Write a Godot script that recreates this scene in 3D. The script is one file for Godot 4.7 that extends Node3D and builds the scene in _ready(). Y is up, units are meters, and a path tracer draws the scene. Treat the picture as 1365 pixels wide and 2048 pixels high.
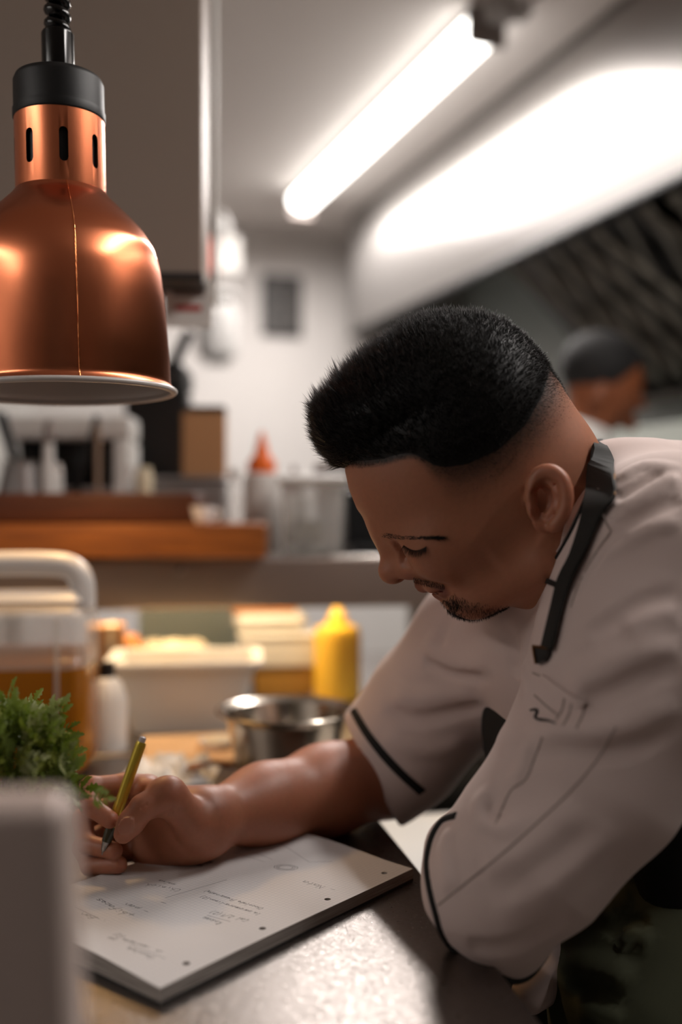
extends Node3D
# A chef leans over a steel counter and writes on a squared pad; a copper heat lamp hangs at the left, a kitchen lies behind.
# Units are metres, y is up. The camera stands at x = 0, z = 0, 1.24 m above the floor, and looks along -z.

const EYE := 1.24
const FINE := 1.0
const FOCAL := 1990.0
const TOP := 0.90          # counter height
const KITCHEN := 20.0      # the kitchen's long axis, degrees left of the camera's
const COUNTER := 11.8      # the counter's long axis

var M := {}
var taken := {}
var rng := RandomNumberGenerator.new()

func _ready() -> void:
	rng.seed = 7
	materials()
	# ---- camera
	var cam := Camera3D.new()
	cam.name = "camera"
	cam.position = Vector3(0, EYE, 0)
	cam.fov = rad_to_deg(2.0 * atan(1024.0 / FOCAL))
	cam.near = 0.05
	cam.far = 60.0
	var lens := CameraAttributesPhysical.new()
	lens.frustum_focal_length = 35.0
	lens.exposure_aperture = 1.5
	lens.frustum_focus_distance = 0.86
	lens.auto_exposure_enabled = false
	cam.attributes = lens
	add_child(cam)
	cam.current = true
	cam.fov = rad_to_deg(2.0 * atan(1024.0 / FOCAL))
	# ---- surroundings and exposure
	var env := Environment.new()
	env.background_mode = Environment.BG_COLOR
	env.background_color = Color(0.02, 0.019, 0.018)
	env.tonemap_mode = Environment.TONE_MAPPER_LINEAR
	env.tonemap_exposure = 1.0
	env.sdfgi_enabled = true
	env.ssao_enabled = true
	env.ssil_enabled = true
	var we := WorldEnvironment.new()
	we.name = "surroundings"
	we.environment = env
	add_child(we)
	# ---- ceiling lights: the one in view and two more along the kitchen, out of view
	ceiling_lamps()
	# ---- place and things
	room()
	hood()
	far_things()
	counters()
	pass_shelf()
	shelf_things()
	counter_things()
	copper_lamps()
	notepad()
	front_things()
	cook_far()
	chef()

# ------------------------------------------------------------------ helpers
func P(px: float, py: float, depth: float) -> Vector3:
	return Vector3((px - 682.5) / FOCAL * depth, EYE - (py - 1024.5) / FOCAL * depth, -depth)

func K(a: float, b: float, y: float) -> Vector3:    # kitchen frame: a to the right, b along the kitchen
	return Vector3(0.0, y, 0.0) + Basis(Vector3.UP, deg_to_rad(KITCHEN)) * Vector3(a, 0, -b)

func T(a: float, b: float, y: float) -> Vector3:    # counter frame
	return Vector3(0.0, y, 0.0) + Basis(Vector3.UP, deg_to_rad(COUNTER)) * Vector3(a, 0, -b)

func numbered(called: String) -> String:
	taken[called] = taken.get(called, -1) + 1
	return called if taken[called] == 0 else "%s_%03d" % [called, taken[called]]

func thing(called: String, label: String, category: String, at := Vector3.ZERO, turn := 0.0, group := "") -> Node3D:
	var o := Node3D.new()
	o.name = numbered(called)
	add_child(o)
	o.position = at
	o.rotation.y = deg_to_rad(turn)
	o.set_meta("label", label)
	o.set_meta("category", category)
	if group != "":
		o.set_meta("group", group)
	return o

func part(called: String, mesh: Mesh, m: Material, parent: Node3D, at := Vector3.ZERO, turn := Vector3.ZERO) -> MeshInstance3D:
	var o := MeshInstance3D.new()
	o.name = called
	o.mesh = mesh
	o.material_override = m
	parent.add_child(o, true)
	o.position = at
	o.rotation = turn
	return o

func one(called: String, mesh: Mesh, m: Material, label: String, category: String, at := Vector3.ZERO, turn := 0.0, group := "") -> MeshInstance3D:
	var o := MeshInstance3D.new()
	o.name = numbered(called)
	o.mesh = mesh
	o.material_override = m
	add_child(o)
	o.position = at
	o.rotation.y = deg_to_rad(turn)
	o.set_meta("label", label)
	o.set_meta("category", category)
	if group != "":
		o.set_meta("group", group)
	return o

func struct(called: String, mesh: Mesh, m: Material, at := Vector3.ZERO, turn := 0.0) -> MeshInstance3D:
	var o := MeshInstance3D.new()
	o.name = called
	o.mesh = mesh
	o.material_override = m
	add_child(o)
	o.position = at
	o.rotation.y = deg_to_rad(turn)
	o.set_meta("kind", "structure")
	return o

# triangles (counter-clockwise seen from outside) to a mesh; edges sharper than crease stay sharp
func mk(tri: PackedVector3Array, crease := 40.0, uv := PackedVector2Array()) -> ArrayMesh:
	var n := tri.size() / 3
	var fn := PackedVector3Array()
	fn.resize(n)
	var at := {}
	for f in n:
		var c := (tri[f * 3 + 1] - tri[f * 3]).cross(tri[f * 3 + 2] - tri[f * 3])
		fn[f] = c
		for j in 3:
			var key := Vector3i((tri[f * 3 + j] * 40000.0).round())
			if at.has(key):
				at[key].append(f)
			else:
				at[key] = PackedInt32Array([f])
	var lim := cos(deg_to_rad(crease))
	var vs := PackedVector3Array()
	var ns := PackedVector3Array()
	var us := PackedVector2Array()
	vs.resize(n * 3)
	ns.resize(n * 3)
	if uv.size():
		us.resize(n * 3)
	for f in n:
		var own := fn[f].normalized()
		for j in 3:
			var o: int = f * 3 + [0, 2, 1][j]
			var s := Vector3.ZERO
			for g in at[Vector3i((tri[o] * 40000.0).round())]:
				if fn[g].normalized().dot(own) > lim:
					s += fn[g]
			vs[f * 3 + j] = tri[o]
			ns[f * 3 + j] = s.normalized() if s.length() > 0.0 else own
			if uv.size():
				us[f * 3 + j] = uv[o]
	var arr := []
	arr.resize(Mesh.ARRAY_MAX)
	arr[Mesh.ARRAY_VERTEX] = vs
	arr[Mesh.ARRAY_NORMAL] = ns
	if uv.size():
		arr[Mesh.ARRAY_TEX_UV] = us
	var me := ArrayMesh.new()
	me.add_surface_from_arrays(Mesh.PRIMITIVE_TRIANGLES, arr)
	return me

func quad(t: PackedVector3Array, a: Vector3, b: Vector3, c: Vector3, d: Vector3) -> void:
	t.append_array([a, b, c, a, c, d])

# box with chamfered edges, centred, base at y = 0
func rbox_t(s: Vector3, e: float, at := Vector3.ZERO, taper := 1.0) -> PackedVector3Array:
	var t := PackedVector3Array()
	var h := s / 2.0
	e = minf(e, minf(h.x, minf(h.y, h.z)) * 0.98)
	var pt := func(sx: float, sy: float, sz: float, axis: int) -> Vector3:
		var v := Vector3(sx * (h.x - (0.0 if axis == 0 else e)), sy * (h.y - (0.0 if axis == 1 else e)), sz * (h.z - (0.0 if axis == 2 else e)))
		var f := 1.0 if sy > 0 else taper
		return Vector3(v.x * f, v.y + h.y, v.z * f) + at
	for sg in [-1.0, 1.0]:
		var q := [pt.call(sg, -1, -1, 0), pt.call(sg, 1, -1, 0), pt.call(sg, 1, 1, 0), pt.call(sg, -1, 1, 0)]
		var r := [pt.call(-1, sg, -1, 1), pt.call(-1, sg, 1, 1), pt.call(1, sg, 1, 1), pt.call(1, sg, -1, 1)]
		var w := [pt.call(-1, -1, sg, 2), pt.call(1, -1, sg, 2), pt.call(1, 1, sg, 2), pt.call(-1, 1, sg, 2)]
		for f in [q, r, w]:
			if sg > 0:
				quad(t, f[0], f[1], f[2], f[3])
			else:
				quad(t, f[3], f[2], f[1], f[0])
	for s1 in [-1.0, 1.0]:
		for s2 in [-1.0, 1.0]:
			# edges along x, y, z
			var ex := [pt.call(-1, s1, s2, 1), pt.call(1, s1, s2, 1), pt.call(1, s1, s2, 2), pt.call(-1, s1, s2, 2)]
			var ey := [pt.call(s2, -1, s1, 2), pt.call(s2, 1, s1, 2), pt.call(s2, 1, s1, 0), pt.call(s2, -1, s1, 0)]
			var ez := [pt.call(s1, s2, -1, 0), pt.call(s1, s2, 1, 0), pt.call(s1, s2, 1, 1), pt.call(s1, s2, -1, 1)]
			for f in [ex, ey, ez]:
				var mid: Vector3 = (f[0] + f[1] + f[2] + f[3]) / 4.0 - at - Vector3(0, h.y, 0)
				var nn: Vector3 = (f[1] - f[0]).cross(f[2] - f[0])
				if nn.dot(mid) > 0:
					quad(t, f[0], f[1], f[2], f[3])
				else:
					quad(t, f[3], f[2], f[1], f[0])
			for s3 in [-1.0, 1.0]:
				var c := [pt.call(s1, s2, s3, 0), pt.call(s1, s2, s3, 1), pt.call(s1, s2, s3, 2)]
				var md: Vector3 = (c[0] + c[1] + c[2]) / 3.0 - at - Vector3(0, h.y, 0)
				if (c[1] - c[0]).cross(c[2] - c[0]).dot(md) > 0:
					t.append_array([c[0], c[1], c[2]])
				else:
					t.append_array([c[0], c[2], c[1]])
	return t

func rbox(x: float, y: float, z: float, e := 0.004, taper := 1.0) -> ArrayMesh:
	return mk(rbox_t(Vector3(x, y, z), e, Vector3.ZERO, taper), 50.0)

# profile of (radius, height) turned about y; the profile runs so that outside lies to its right going up
func lathe_t(prof: Array, seg := 40, at := Vector3.ZERO) -> PackedVector3Array:
	var t := PackedVector3Array()
	for i in prof.size() - 1:
		var p: Vector2 = prof[i]
		var q: Vector2 = prof[i + 1]
		for j in seg:
			var a0 := TAU * j / seg
			var a1 := TAU * (j + 1) / seg
			var d0 := Vector3(cos(a0), 0, sin(a0))
			var d1 := Vector3(cos(a1), 0, sin(a1))
			var a := d0 * p.x + Vector3(0, p.y, 0) + at
			var b := d1 * p.x + Vector3(0, p.y, 0) + at
			var c := d1 * q.x + Vector3(0, q.y, 0) + at
			var d := d0 * q.x + Vector3(0, q.y, 0) + at
			if q.x > 1e-6:
				t.append_array([a, d, c])
			if p.x > 1e-6:
				t.append_array([a, c, b])
	return t

func lathe(prof: Array, seg := 40, crease := 40.0) -> ArrayMesh:
	return mk(lathe_t(prof, seg), crease)

# tube along a path; radii one or per point
func tube_t(path: Array, radii, seg := 10, caps := true, flat := 1.0, flat_dir := Vector3.UP) -> PackedVector3Array:
	var t := PackedVector3Array()
	var n := path.size()
	var rings := []
	var up := Vector3.ZERO
	for i in n:
		var dir: Vector3 = (path[mini(i + 1, n - 1)] - path[maxi(i - 1, 0)]).normalized()
		if up == Vector3.ZERO:
			up = dir.cross(Vector3.RIGHT if absf(dir.x) < 0.8 else Vector3.UP).normalized()
		up = (up - dir * up.dot(dir)).normalized()
		var side := dir.cross(up)
		var r: float = radii[i] if radii is Array or radii is PackedFloat32Array else radii
		var ring := PackedVector3Array()
		for j in seg:
			var a := TAU * j / seg
			var off := up * cos(a) * r + side * sin(a) * r
			off -= flat_dir * off.dot(flat_dir) * (1.0 - flat)
			ring.append(path[i] + off)
		rings.append(ring)
	for i in n - 1:
		for j in seg:
			var k := (j + 1) % seg
			quad(t, rings[i][j], rings[i][k], rings[i + 1][k], rings[i + 1][j])
	if caps:
		for j in seg:
			var k := (j + 1) % seg
			t.append_array([path[0], rings[0][k], rings[0][j]])
			t.append_array([path[n - 1], rings[n - 1][j], rings[n - 1][k]])
	return t

func tube(path: Array, radii, seg := 10, crease := 60.0) -> ArrayMesh:
	return mk(tube_t(path, radii, seg), crease)

# polygon (counter-clockwise seen from +z) pulled along z from z0 to z1
func prism(poly: PackedVector2Array, z0: float, z1: float, crease := 35.0) -> ArrayMesh:
	var t := PackedVector3Array()
	var idx := Geometry2D.triangulate_polygon(poly)
	for i in range(0, idx.size(), 3):
		var a := poly[idx[i]]
		var b := poly[idx[i + 1]]
		var c := poly[idx[i + 2]]
		if (b - a).cross(c - a) < 0:
			var sw := b
			b = c
			c = sw
		t.append_array([Vector3(a.x, a.y, z1), Vector3(b.x, b.y, z1), Vector3(c.x, c.y, z1)])
		t.append_array([Vector3(a.x, a.y, z0), Vector3(c.x, c.y, z0), Vector3(b.x, b.y, z0)])
	var n := poly.size()
	for i in n:
		var a := poly[i]
		var b := poly[(i + 1) % n]
		quad(t, Vector3(a.x, a.y, z0), Vector3(b.x, b.y, z0), Vector3(b.x, b.y, z1), Vector3(a.x, a.y, z1))
	return mk(t, crease)

func smooth_path(pts: Array, steps := 6) -> Array:
	var out := []
	var n := pts.size()
	for i in n - 1:
		for s in steps:
			out.append(pts[i].cubic_interpolate(pts[i + 1], pts[maxi(i - 1, 0)], pts[mini(i + 2, n - 1)], float(s) / steps))
	out.append(pts[n - 1])
	return out

# a lump: sphere pushed about by noise
func lump(r: Vector3, rough: float, sd: int, seg := 18) -> ArrayMesh:
	var no := FastNoiseLite.new()
	no.seed = sd
	no.frequency = 1.0
	var t := PackedVector3Array()
	var at := func(i: int, j: int) -> Vector3:
		var th := PI * i / (seg / 2)
		var ph := TAU * (j % seg) / seg
		var d := Vector3(sin(th) * cos(ph), cos(th), sin(th) * sin(ph))
		return d * r * (1.0 + rough * no.get_noise_3dv(d * 1.3) + rough * 0.5 * no.get_noise_3dv(d * 3.1))
	for i in seg / 2:
		for j in seg:
			var a: Vector3 = at.call(i, j)
			var b: Vector3 = at.call(i, j + 1)
			var c: Vector3 = at.call(i + 1, j + 1)
			var d: Vector3 = at.call(i + 1, j)
			if i > 0:
				t.append_array([a, b, c])
			if i < seg / 2 - 1:
				t.append_array([a, c, d])
	return mk(t, 80.0)

func mat(called: String, c: Color, rough := 0.6, metal := 0.0) -> StandardMaterial3D:
	var m := StandardMaterial3D.new()
	m.resource_name = called
	m.albedo_color = c
	m.roughness = rough
	m.metallic = metal
	M[called] = m
	return m

func noise_tex(freq: float, sd: int, size := 512, lo := Color.BLACK, hi := Color.WHITE, normal := false, octaves := 4) -> NoiseTexture2D:
	var t := NoiseTexture2D.new()
	t.width = size
	t.height = size
	t.seamless = true
	var n := FastNoiseLite.new()
	n.seed = sd
	n.frequency = freq
	n.fractal_octaves = octaves
	t.noise = n
	if normal:
		t.as_normal_map = true
		t.bump_strength = 4.0
	else:
		var g := Gradient.new()
		g.set_color(0, lo)
		g.set_color(1, hi)
		t.color_ramp = g
	return t

# fine scratches in all directions, for worn steel
func scratch_tex(size: int, count: int, sd: int, along := false) -> ImageTexture:
	var im := Image.create(size, size, false, Image.FORMAT_RGB8)
	im.fill(Color(0.5, 0.5, 0.5))
	var r := RandomNumberGenerator.new()
	r.seed = sd
	for i in count:
		var p := Vector2(r.randf() * size, r.randf() * size)
		var a := r.randf_range(-0.06, 0.06) if along else r.randf() * TAU
		var bend := 0.0 if along else r.randf_range(-0.03, 0.03)
		var l := r.randi_range(size / 3, size) if along else r.randi_range(8, 60)
		var v := r.randf_range(0.2, 0.85)
		for s in l:
			im.set_pixel(posmod(int(p.x), size), posmod(int(p.y), size), Color(v, v, v))
			p += Vector2(cos(a), sin(a))
			a += bend
	return ImageTexture.create_from_image(im)

func materials() -> void:
	mat("wall", Color(0.86, 0.84, 0.825), 0.55)
	mat("wall_rear", Color(0.74, 0.68, 0.63), 0.7)
	mat("wall_teal", Color(0.66, 0.70, 0.69), 0.35)
	mat("ceiling", Color(0.90, 0.875, 0.86), 0.8)
	mat("floor", Color(0.55, 0.50, 0.47), 0.45)
	mat("cabinet", Color(0.57, 0.51, 0.465), 0.5)
	mat("black", Color(0.02, 0.02, 0.021), 0.45)
	mat("black_gloss", Color(0.013, 0.013, 0.016), 0.12)
	mat("dark_grey", Color(0.16, 0.16, 0.16), 0.5)
	mat("white", Color(0.86, 0.85, 0.83), 0.4)
	mat("cream", Color(0.86, 0.80, 0.68), 0.45)
	mat("white_paper", Color(0.87, 0.86, 0.84), 0.8)
	mat("grey_plastic", Color(0.52, 0.48, 0.46), 0.4)
	mat("card", Color(0.66, 0.48, 0.32), 0.8)
	mat("orange", Color(0.93, 0.42, 0.10), 0.4)
	mat("red", Color(0.72, 0.14, 0.10), 0.5)
	mat("maroon", Color(0.36, 0.13, 0.09), 0.4)
	mat("teal_plastic", Color(0.88, 0.96, 0.94), 0.35)
	mat("peach", Color(0.90, 0.74, 0.55), 0.55)
	mat("herb_mix", Color(0.36, 0.30, 0.18), 0.8)
	mat("food", Color(0.88, 0.83, 0.72), 0.6)
	mat("carrot", Color(0.86, 0.56, 0.30), 0.5)
	mat("amber", Color(0.66, 0.50, 0.24), 0.3)
	var y := mat("yellow", Color(0.96, 0.77, 0.26), 0.35)
	y.backlight_enabled = true
	y.backlight = Color(0.5, 0.36, 0.08)
	var st := mat("steel", Color(0.62, 0.60, 0.58), 0.32, 1.0)
	st.roughness_texture = noise_tex(0.03, 3, 512, Color(0.7, 0.7, 0.7), Color(1, 1, 1))
	st.uv1_triplanar = true
	st.uv1_scale = Vector3(3, 3, 3)
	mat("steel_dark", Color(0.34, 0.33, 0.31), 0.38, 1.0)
	# worn counter steel: clouded and covered in fine scratches
	var wk := mat("counter_steel", Color(0.52, 0.495, 0.48), 1.0, 1.0)
	wk.roughness_texture = noise_tex(0.03, 11, 1024, Color(0.24, 0.24, 0.24), Color(0.44, 0.44, 0.44))
	wk.heightmap_enabled = true
	wk.heightmap_texture = scratch_tex(1024, 14000, 5)
	wk.heightmap_scale = 0.024
	wk.uv1_triplanar = true
	wk.uv1_scale = Vector3(4.6, 4.6, 4.6)
	var hd := mat("hood_steel", Color(0.66, 0.645, 0.635), 0.43, 0.92)
	hd.anisotropy_enabled = true
	hd.anisotropy = 0.8
	mat("hood_steel_plain", Color(0.72, 0.70, 0.69), 0.45, 1.0)
	mat("steel_pale", Color(0.72, 0.74, 0.71), 0.5, 0.3)
	mat("pink_paper", Color(0.86, 0.55, 0.50), 0.8)
	var pr := mat("print_grey", Color(1, 1, 1), 0.5)
	pr.albedo_texture = noise_tex(0.02, 31, 256, Color(0.05, 0.05, 0.05), Color(0.45, 0.42, 0.40))
	pr.uv1_triplanar = true
	pr.uv1_scale = Vector3(4, 4, 4)
	mat("steel_lip", Color(0.56, 0.51, 0.48), 0.5, 1.0)
	mat("steel_grey", Color(0.55, 0.53, 0.52), 0.5, 0.6)
	mat("steel_warm", Color(0.70, 0.66, 0.61), 0.22, 1.0)
	mat("white_gloss", Color(0.92, 0.91, 0.90), 0.1)
	mat("white_soft", Color(0.84, 0.82, 0.80), 0.35)
	mat("stick", Color(0.62, 0.52, 0.44), 0.6)
	mat("screen_off", Color(0.10, 0.105, 0.11), 0.15)
	mat("enamel", Color(0.80, 0.77, 0.75), 0.3)
	mat("copper_bright", Color(0.96, 0.60, 0.38), 0.2, 1.0)
	mat("cap_black", Color(0.028, 0.028, 0.03), 0.5)
	mat("bulb_off", Color(0.75, 0.72, 0.68), 0.25)
	mat("milky_handle", Color(0.82, 0.80, 0.78), 0.35)
	var gs := mat("grey_shell", Color(0.76, 0.69, 0.655), 0.4)
	gs.metallic = 0.1
	mat("pen_gold", Color(0.80, 0.70, 0.26), 0.3, 0.5)
	mat("pen_clear", Color(0.75, 0.72, 0.74), 0.2)
	mat("pen_grip", Color(0.20, 0.18, 0.08), 0.2)
	mat("stem_green", Color(0.42, 0.46, 0.18), 0.5)
	var li := 0
	for c in [Color(0.36, 0.42, 0.15), Color(0.44, 0.50, 0.20), Color(0.54, 0.56, 0.25), Color(0.60, 0.62, 0.42)]:
		var lm := mat("leaf_" + "abcd"[li], c, 0.5)
		lm.backlight_enabled = true
		lm.backlight = Color(0.35, 0.42, 0.10)
		li += 1
	var sk := mat("skin", Color(1, 1, 1), 0.48)
	sk.vertex_color_use_as_albedo = true
	sk.subsurf_scatter_enabled = true
	sk.subsurf_scatter_strength = 0.25
	var jk := mat("jacket", Color(0.81, 0.735, 0.71), 0.85)
	jk.rim_enabled = true
	jk.rim = 0.3
	jk.rim_tint = 0.5
	mat("filter_steel", Color(0.44, 0.43, 0.40), 0.35, 1.0)
	var hr := mat("hair", Color(0.075, 0.06, 0.052), 0.42)
	hr.metallic_specular = 0.4
	mat("skin_far", Color(0.50, 0.28, 0.16), 0.5)
	mat("black_cloth", Color(0.022, 0.022, 0.021), 0.8)
	mat("strap", Color(0.07, 0.068, 0.055), 0.75)
	mat("stitch", Color(0.62, 0.42, 0.16), 0.6)
	mat("brass", Color(0.42, 0.28, 0.12), 0.35, 0.8)
	mat("olive_cloth", Color(0.28, 0.29, 0.21), 0.85)
	mat("jacket_seam", Color(0.62, 0.56, 0.53), 0.9)
	mat("hair_far", Color(0.05, 0.042, 0.038), 0.8)
	mat("off_white", Color(0.66, 0.65, 0.64), 0.6)
	var hb := mat("heat_bulb", Color(1, 0.9, 0.75), 0.4)
	hb.emission_enabled = true
	hb.emission = Color(1.0, 0.79, 0.52)
	hb.emission_energy_multiplier = 2.0
	var hc := mat("hair_cap", Color(0.06, 0.048, 0.042), 0.5)
	hc.metallic_specular = 0.4
	# wood of the boards
	var wd := mat("wood", Color(1, 1, 1), 0.5)
	wd.albedo_texture = noise_tex(0.02, 21, 512, Color(0.40, 0.215, 0.06), Color(0.60, 0.355, 0.12))
	wd.uv1_triplanar = true
	wd.uv1_scale = Vector3(0.6, 9, 9)
	var wd2 := mat("wood_dark", Color(1, 1, 1), 0.5)
	wd2.albedo_texture = noise_tex(0.02, 22, 512, Color(0.24, 0.11, 0.04), Color(0.36, 0.18, 0.07))
	wd2.uv1_triplanar = true
	wd2.uv1_scale = Vector3(0.6, 9, 9)
	# copper, brushed round the shade
	var cu := mat("copper", Color(0.90, 0.53, 0.37), 0.26, 1.0)
	cu.anisotropy_enabled = true
	cu.anisotropy = 0.7
	# clear plastics
	var cl := mat("clear_plastic", Color(0.92, 0.92, 0.90, 0.22), 0.12)
	cl.transparency = BaseMaterial3D.TRANSPARENCY_ALPHA
	var mk_ := mat("milky_plastic", Color(0.88, 0.85, 0.81, 0.34), 0.3)
	mk_.transparency = BaseMaterial3D.TRANSPARENCY_ALPHA
	var oil := mat("oil", Color(0.60, 0.36, 0.03), 0.22)
	oil.backlight_enabled = true
	oil.backlight = Color(0.5, 0.3, 0.03)
	# lamp diffuser
	var gl := mat("light_diffuser", Color(0.95, 0.95, 0.93), 0.4)
	gl.emission_enabled = true
	gl.emission = Color(1.0, 0.985, 0.96)
	gl.emission_energy_multiplier = 7.0
	var wb := mat("bulb_glow", Color(1, 0.9, 0.7), 0.4)
	wb.emission_enabled = true
	wb.emission = Color(1.0, 0.87, 0.68)
	wb.emission_energy_multiplier = 2.0

# ------------------------------------------------------------------ ceiling lights
const LAMP_SPOTS := [[1.19, 2.965, 3.6], [1.19, 0.62, 2.1], [-1.95, 0.30, 1.1]]

func ceiling_lamps() -> void:
	for i in LAMP_SPOTS.size():
		var s: Array = LAMP_SPOTS[i]
		var label: String = ["long white tube light on the ceiling beside the steel hood", "next tube light of the row, above and right of the chef", "ceiling tube light over the left side behind the camera"][i]
		var o := thing("ceiling_light", label, "ceiling light", K(s[0], s[1], 2.50), KITCHEN)
		# housing: shallow tray; diffuser: rounded trough below it
		part("housing", rbox(0.085, 0.03, 1.54, 0.006), M.grey_plastic, o, Vector3(0, -0.032, 0))
		var prof := PackedVector2Array()
		for k in 9:
			var a := PI - 0.3 + (PI + 0.6) * k / 8.0
			prof.append(Vector2(cos(a) * 0.052, sin(a) * 0.042 - 0.012))
		part("diffuser", prism(prof, -0.745, 0.745, 50.0), M.light_diffuser, o, Vector3(0, -0.03, 0))
		for e in [-1.0, 1.0]:
			part("end_cap", rbox(0.11, 0.095, 0.02, 0.02), M.grey_plastic, o, Vector3(0, -0.10, e * 0.757))
		if i == 0:
			# conduit box and cable at the near end
			var b := part("junction_box", rbox(0.08, 0.06, 0.07, 0.01), M.off_white, o, Vector3(0.005, -0.065, 0.825))
			part("cable_gland", lathe([Vector2(0, -0.02), Vector2(0.016, -0.02), Vector2(0.016, 0.02), Vector2(0, 0.02)], 16), M.off_white, b, Vector3(0.03, 0.0, 0.05), Vector3(PI / 2, 0, 0))
			part("cable", tube(smooth_path([Vector3(0.03, -0.05, 0.90), Vector3(0.05, -0.04, 0.96), Vector3(0.05, -0.015, 1.05), Vector3(0.05, -0.012, 1.4)]), 0.008, 8), M.grey_plastic, o)
		var l := AreaLight3D.new()
		l.name = "tube_glow"
		l.area_size = Vector2(0.10, 1.48)
		l.light_energy = s[2]
		l.light_color = Color(1.0, 0.972, 0.955)
		l.area_range = 12.0
		l.area_attenuation = 2.0
		l.shadow_enabled = true
		o.add_child(l)
		l.position = Vector3(0, -0.087, 0)
		l.rotation = Vector3(-PI / 2, 0, 0)

# ------------------------------------------------------------------ the room
func room() -> void:
	struct("floor", rbox(8.0, 0.1, 10.0, 0.001), M.floor, K(0, 1.0, -0.1), KITCHEN)
	struct("ceiling", rbox(8.0, 0.1, 10.0, 0.001), M.ceiling, K(0, 1.0, 2.5), KITCHEN)
	struct("wall_back", rbox(8.0, 2.5, 0.1, 0.001), M.wall, K(0, 4.35, 0.0), KITCHEN)
	struct("wall_right", rbox(0.1, 2.5, 10.0, 0.001), M.wall_teal, K(2.06, 1.0, 0.0), KITCHEN)
	struct("wall_left", rbox(0.1, 2.5, 10.0, 0.001), M.wall, K(-2.6, 1.0, 0.0), KITCHEN)
	struct("wall_front", rbox(8.0, 2.5, 0.1, 0.001), M.wall_rear, K(0, -2.4, 0.0), KITCHEN)
	struct("door_1", rbox(1.1, 2.1, 0.06, 0.004), M.black, K(0.25, -2.33, 0.0), KITCHEN)
	# tall dark cooler behind the camera: the dark band that the copper mirrors
	var k := thing("dark_cooler", "tall black cooler standing behind the camera", "cooler", Vector3(-0.12, 0.0, 0.75))
	part("body", rbox(0.70, 2.0, 0.5, 0.01), M.black, k)
	part("door_handle", rbox(0.02, 0.5, 0.03, 0.005), M.steel, k, Vector3(0.28, 0.9, -0.27))
	# hanging cabinet at the upper left, its lit side towards the kitchen
	var c := thing("wall_cabinet", "tall grey-brown hanging cabinet behind the copper lamp", "cabinet", P(405, 555, 1.32), 3.0)
	part("body", rbox(1.1, 1.0, 0.10, 0.003), M.cabinet, c, Vector3(-0.55, 0.0, -0.05))
	part("door_seam", rbox(0.004, 0.98, 0.004, 0.001), M.dark_grey, c, Vector3(-0.42, 0.01, 0.002))
	part("bottom_trim", rbox(1.1, 0.012, 0.108, 0.002), M.dark_grey, c, Vector3(-0.55, -0.006, -0.05))
	var pp := thing("pipe", "thin white vertical pipe beside the grey cabinet", "pipe", Vector3(P(430, 500, 1.5).x, 1.55, -1.5))
	part("pipe_run", lathe([Vector2(0, 0), Vector2(0.0045, 0), Vector2(0.0045, 0.945), Vector2(0, 0.945)], 12), M.white, pp)
	part("pipe_clip", rbox(0.014, 0.02, 0.014, 0.002), M.white, pp, Vector3(0, 0.6, 0))

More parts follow.
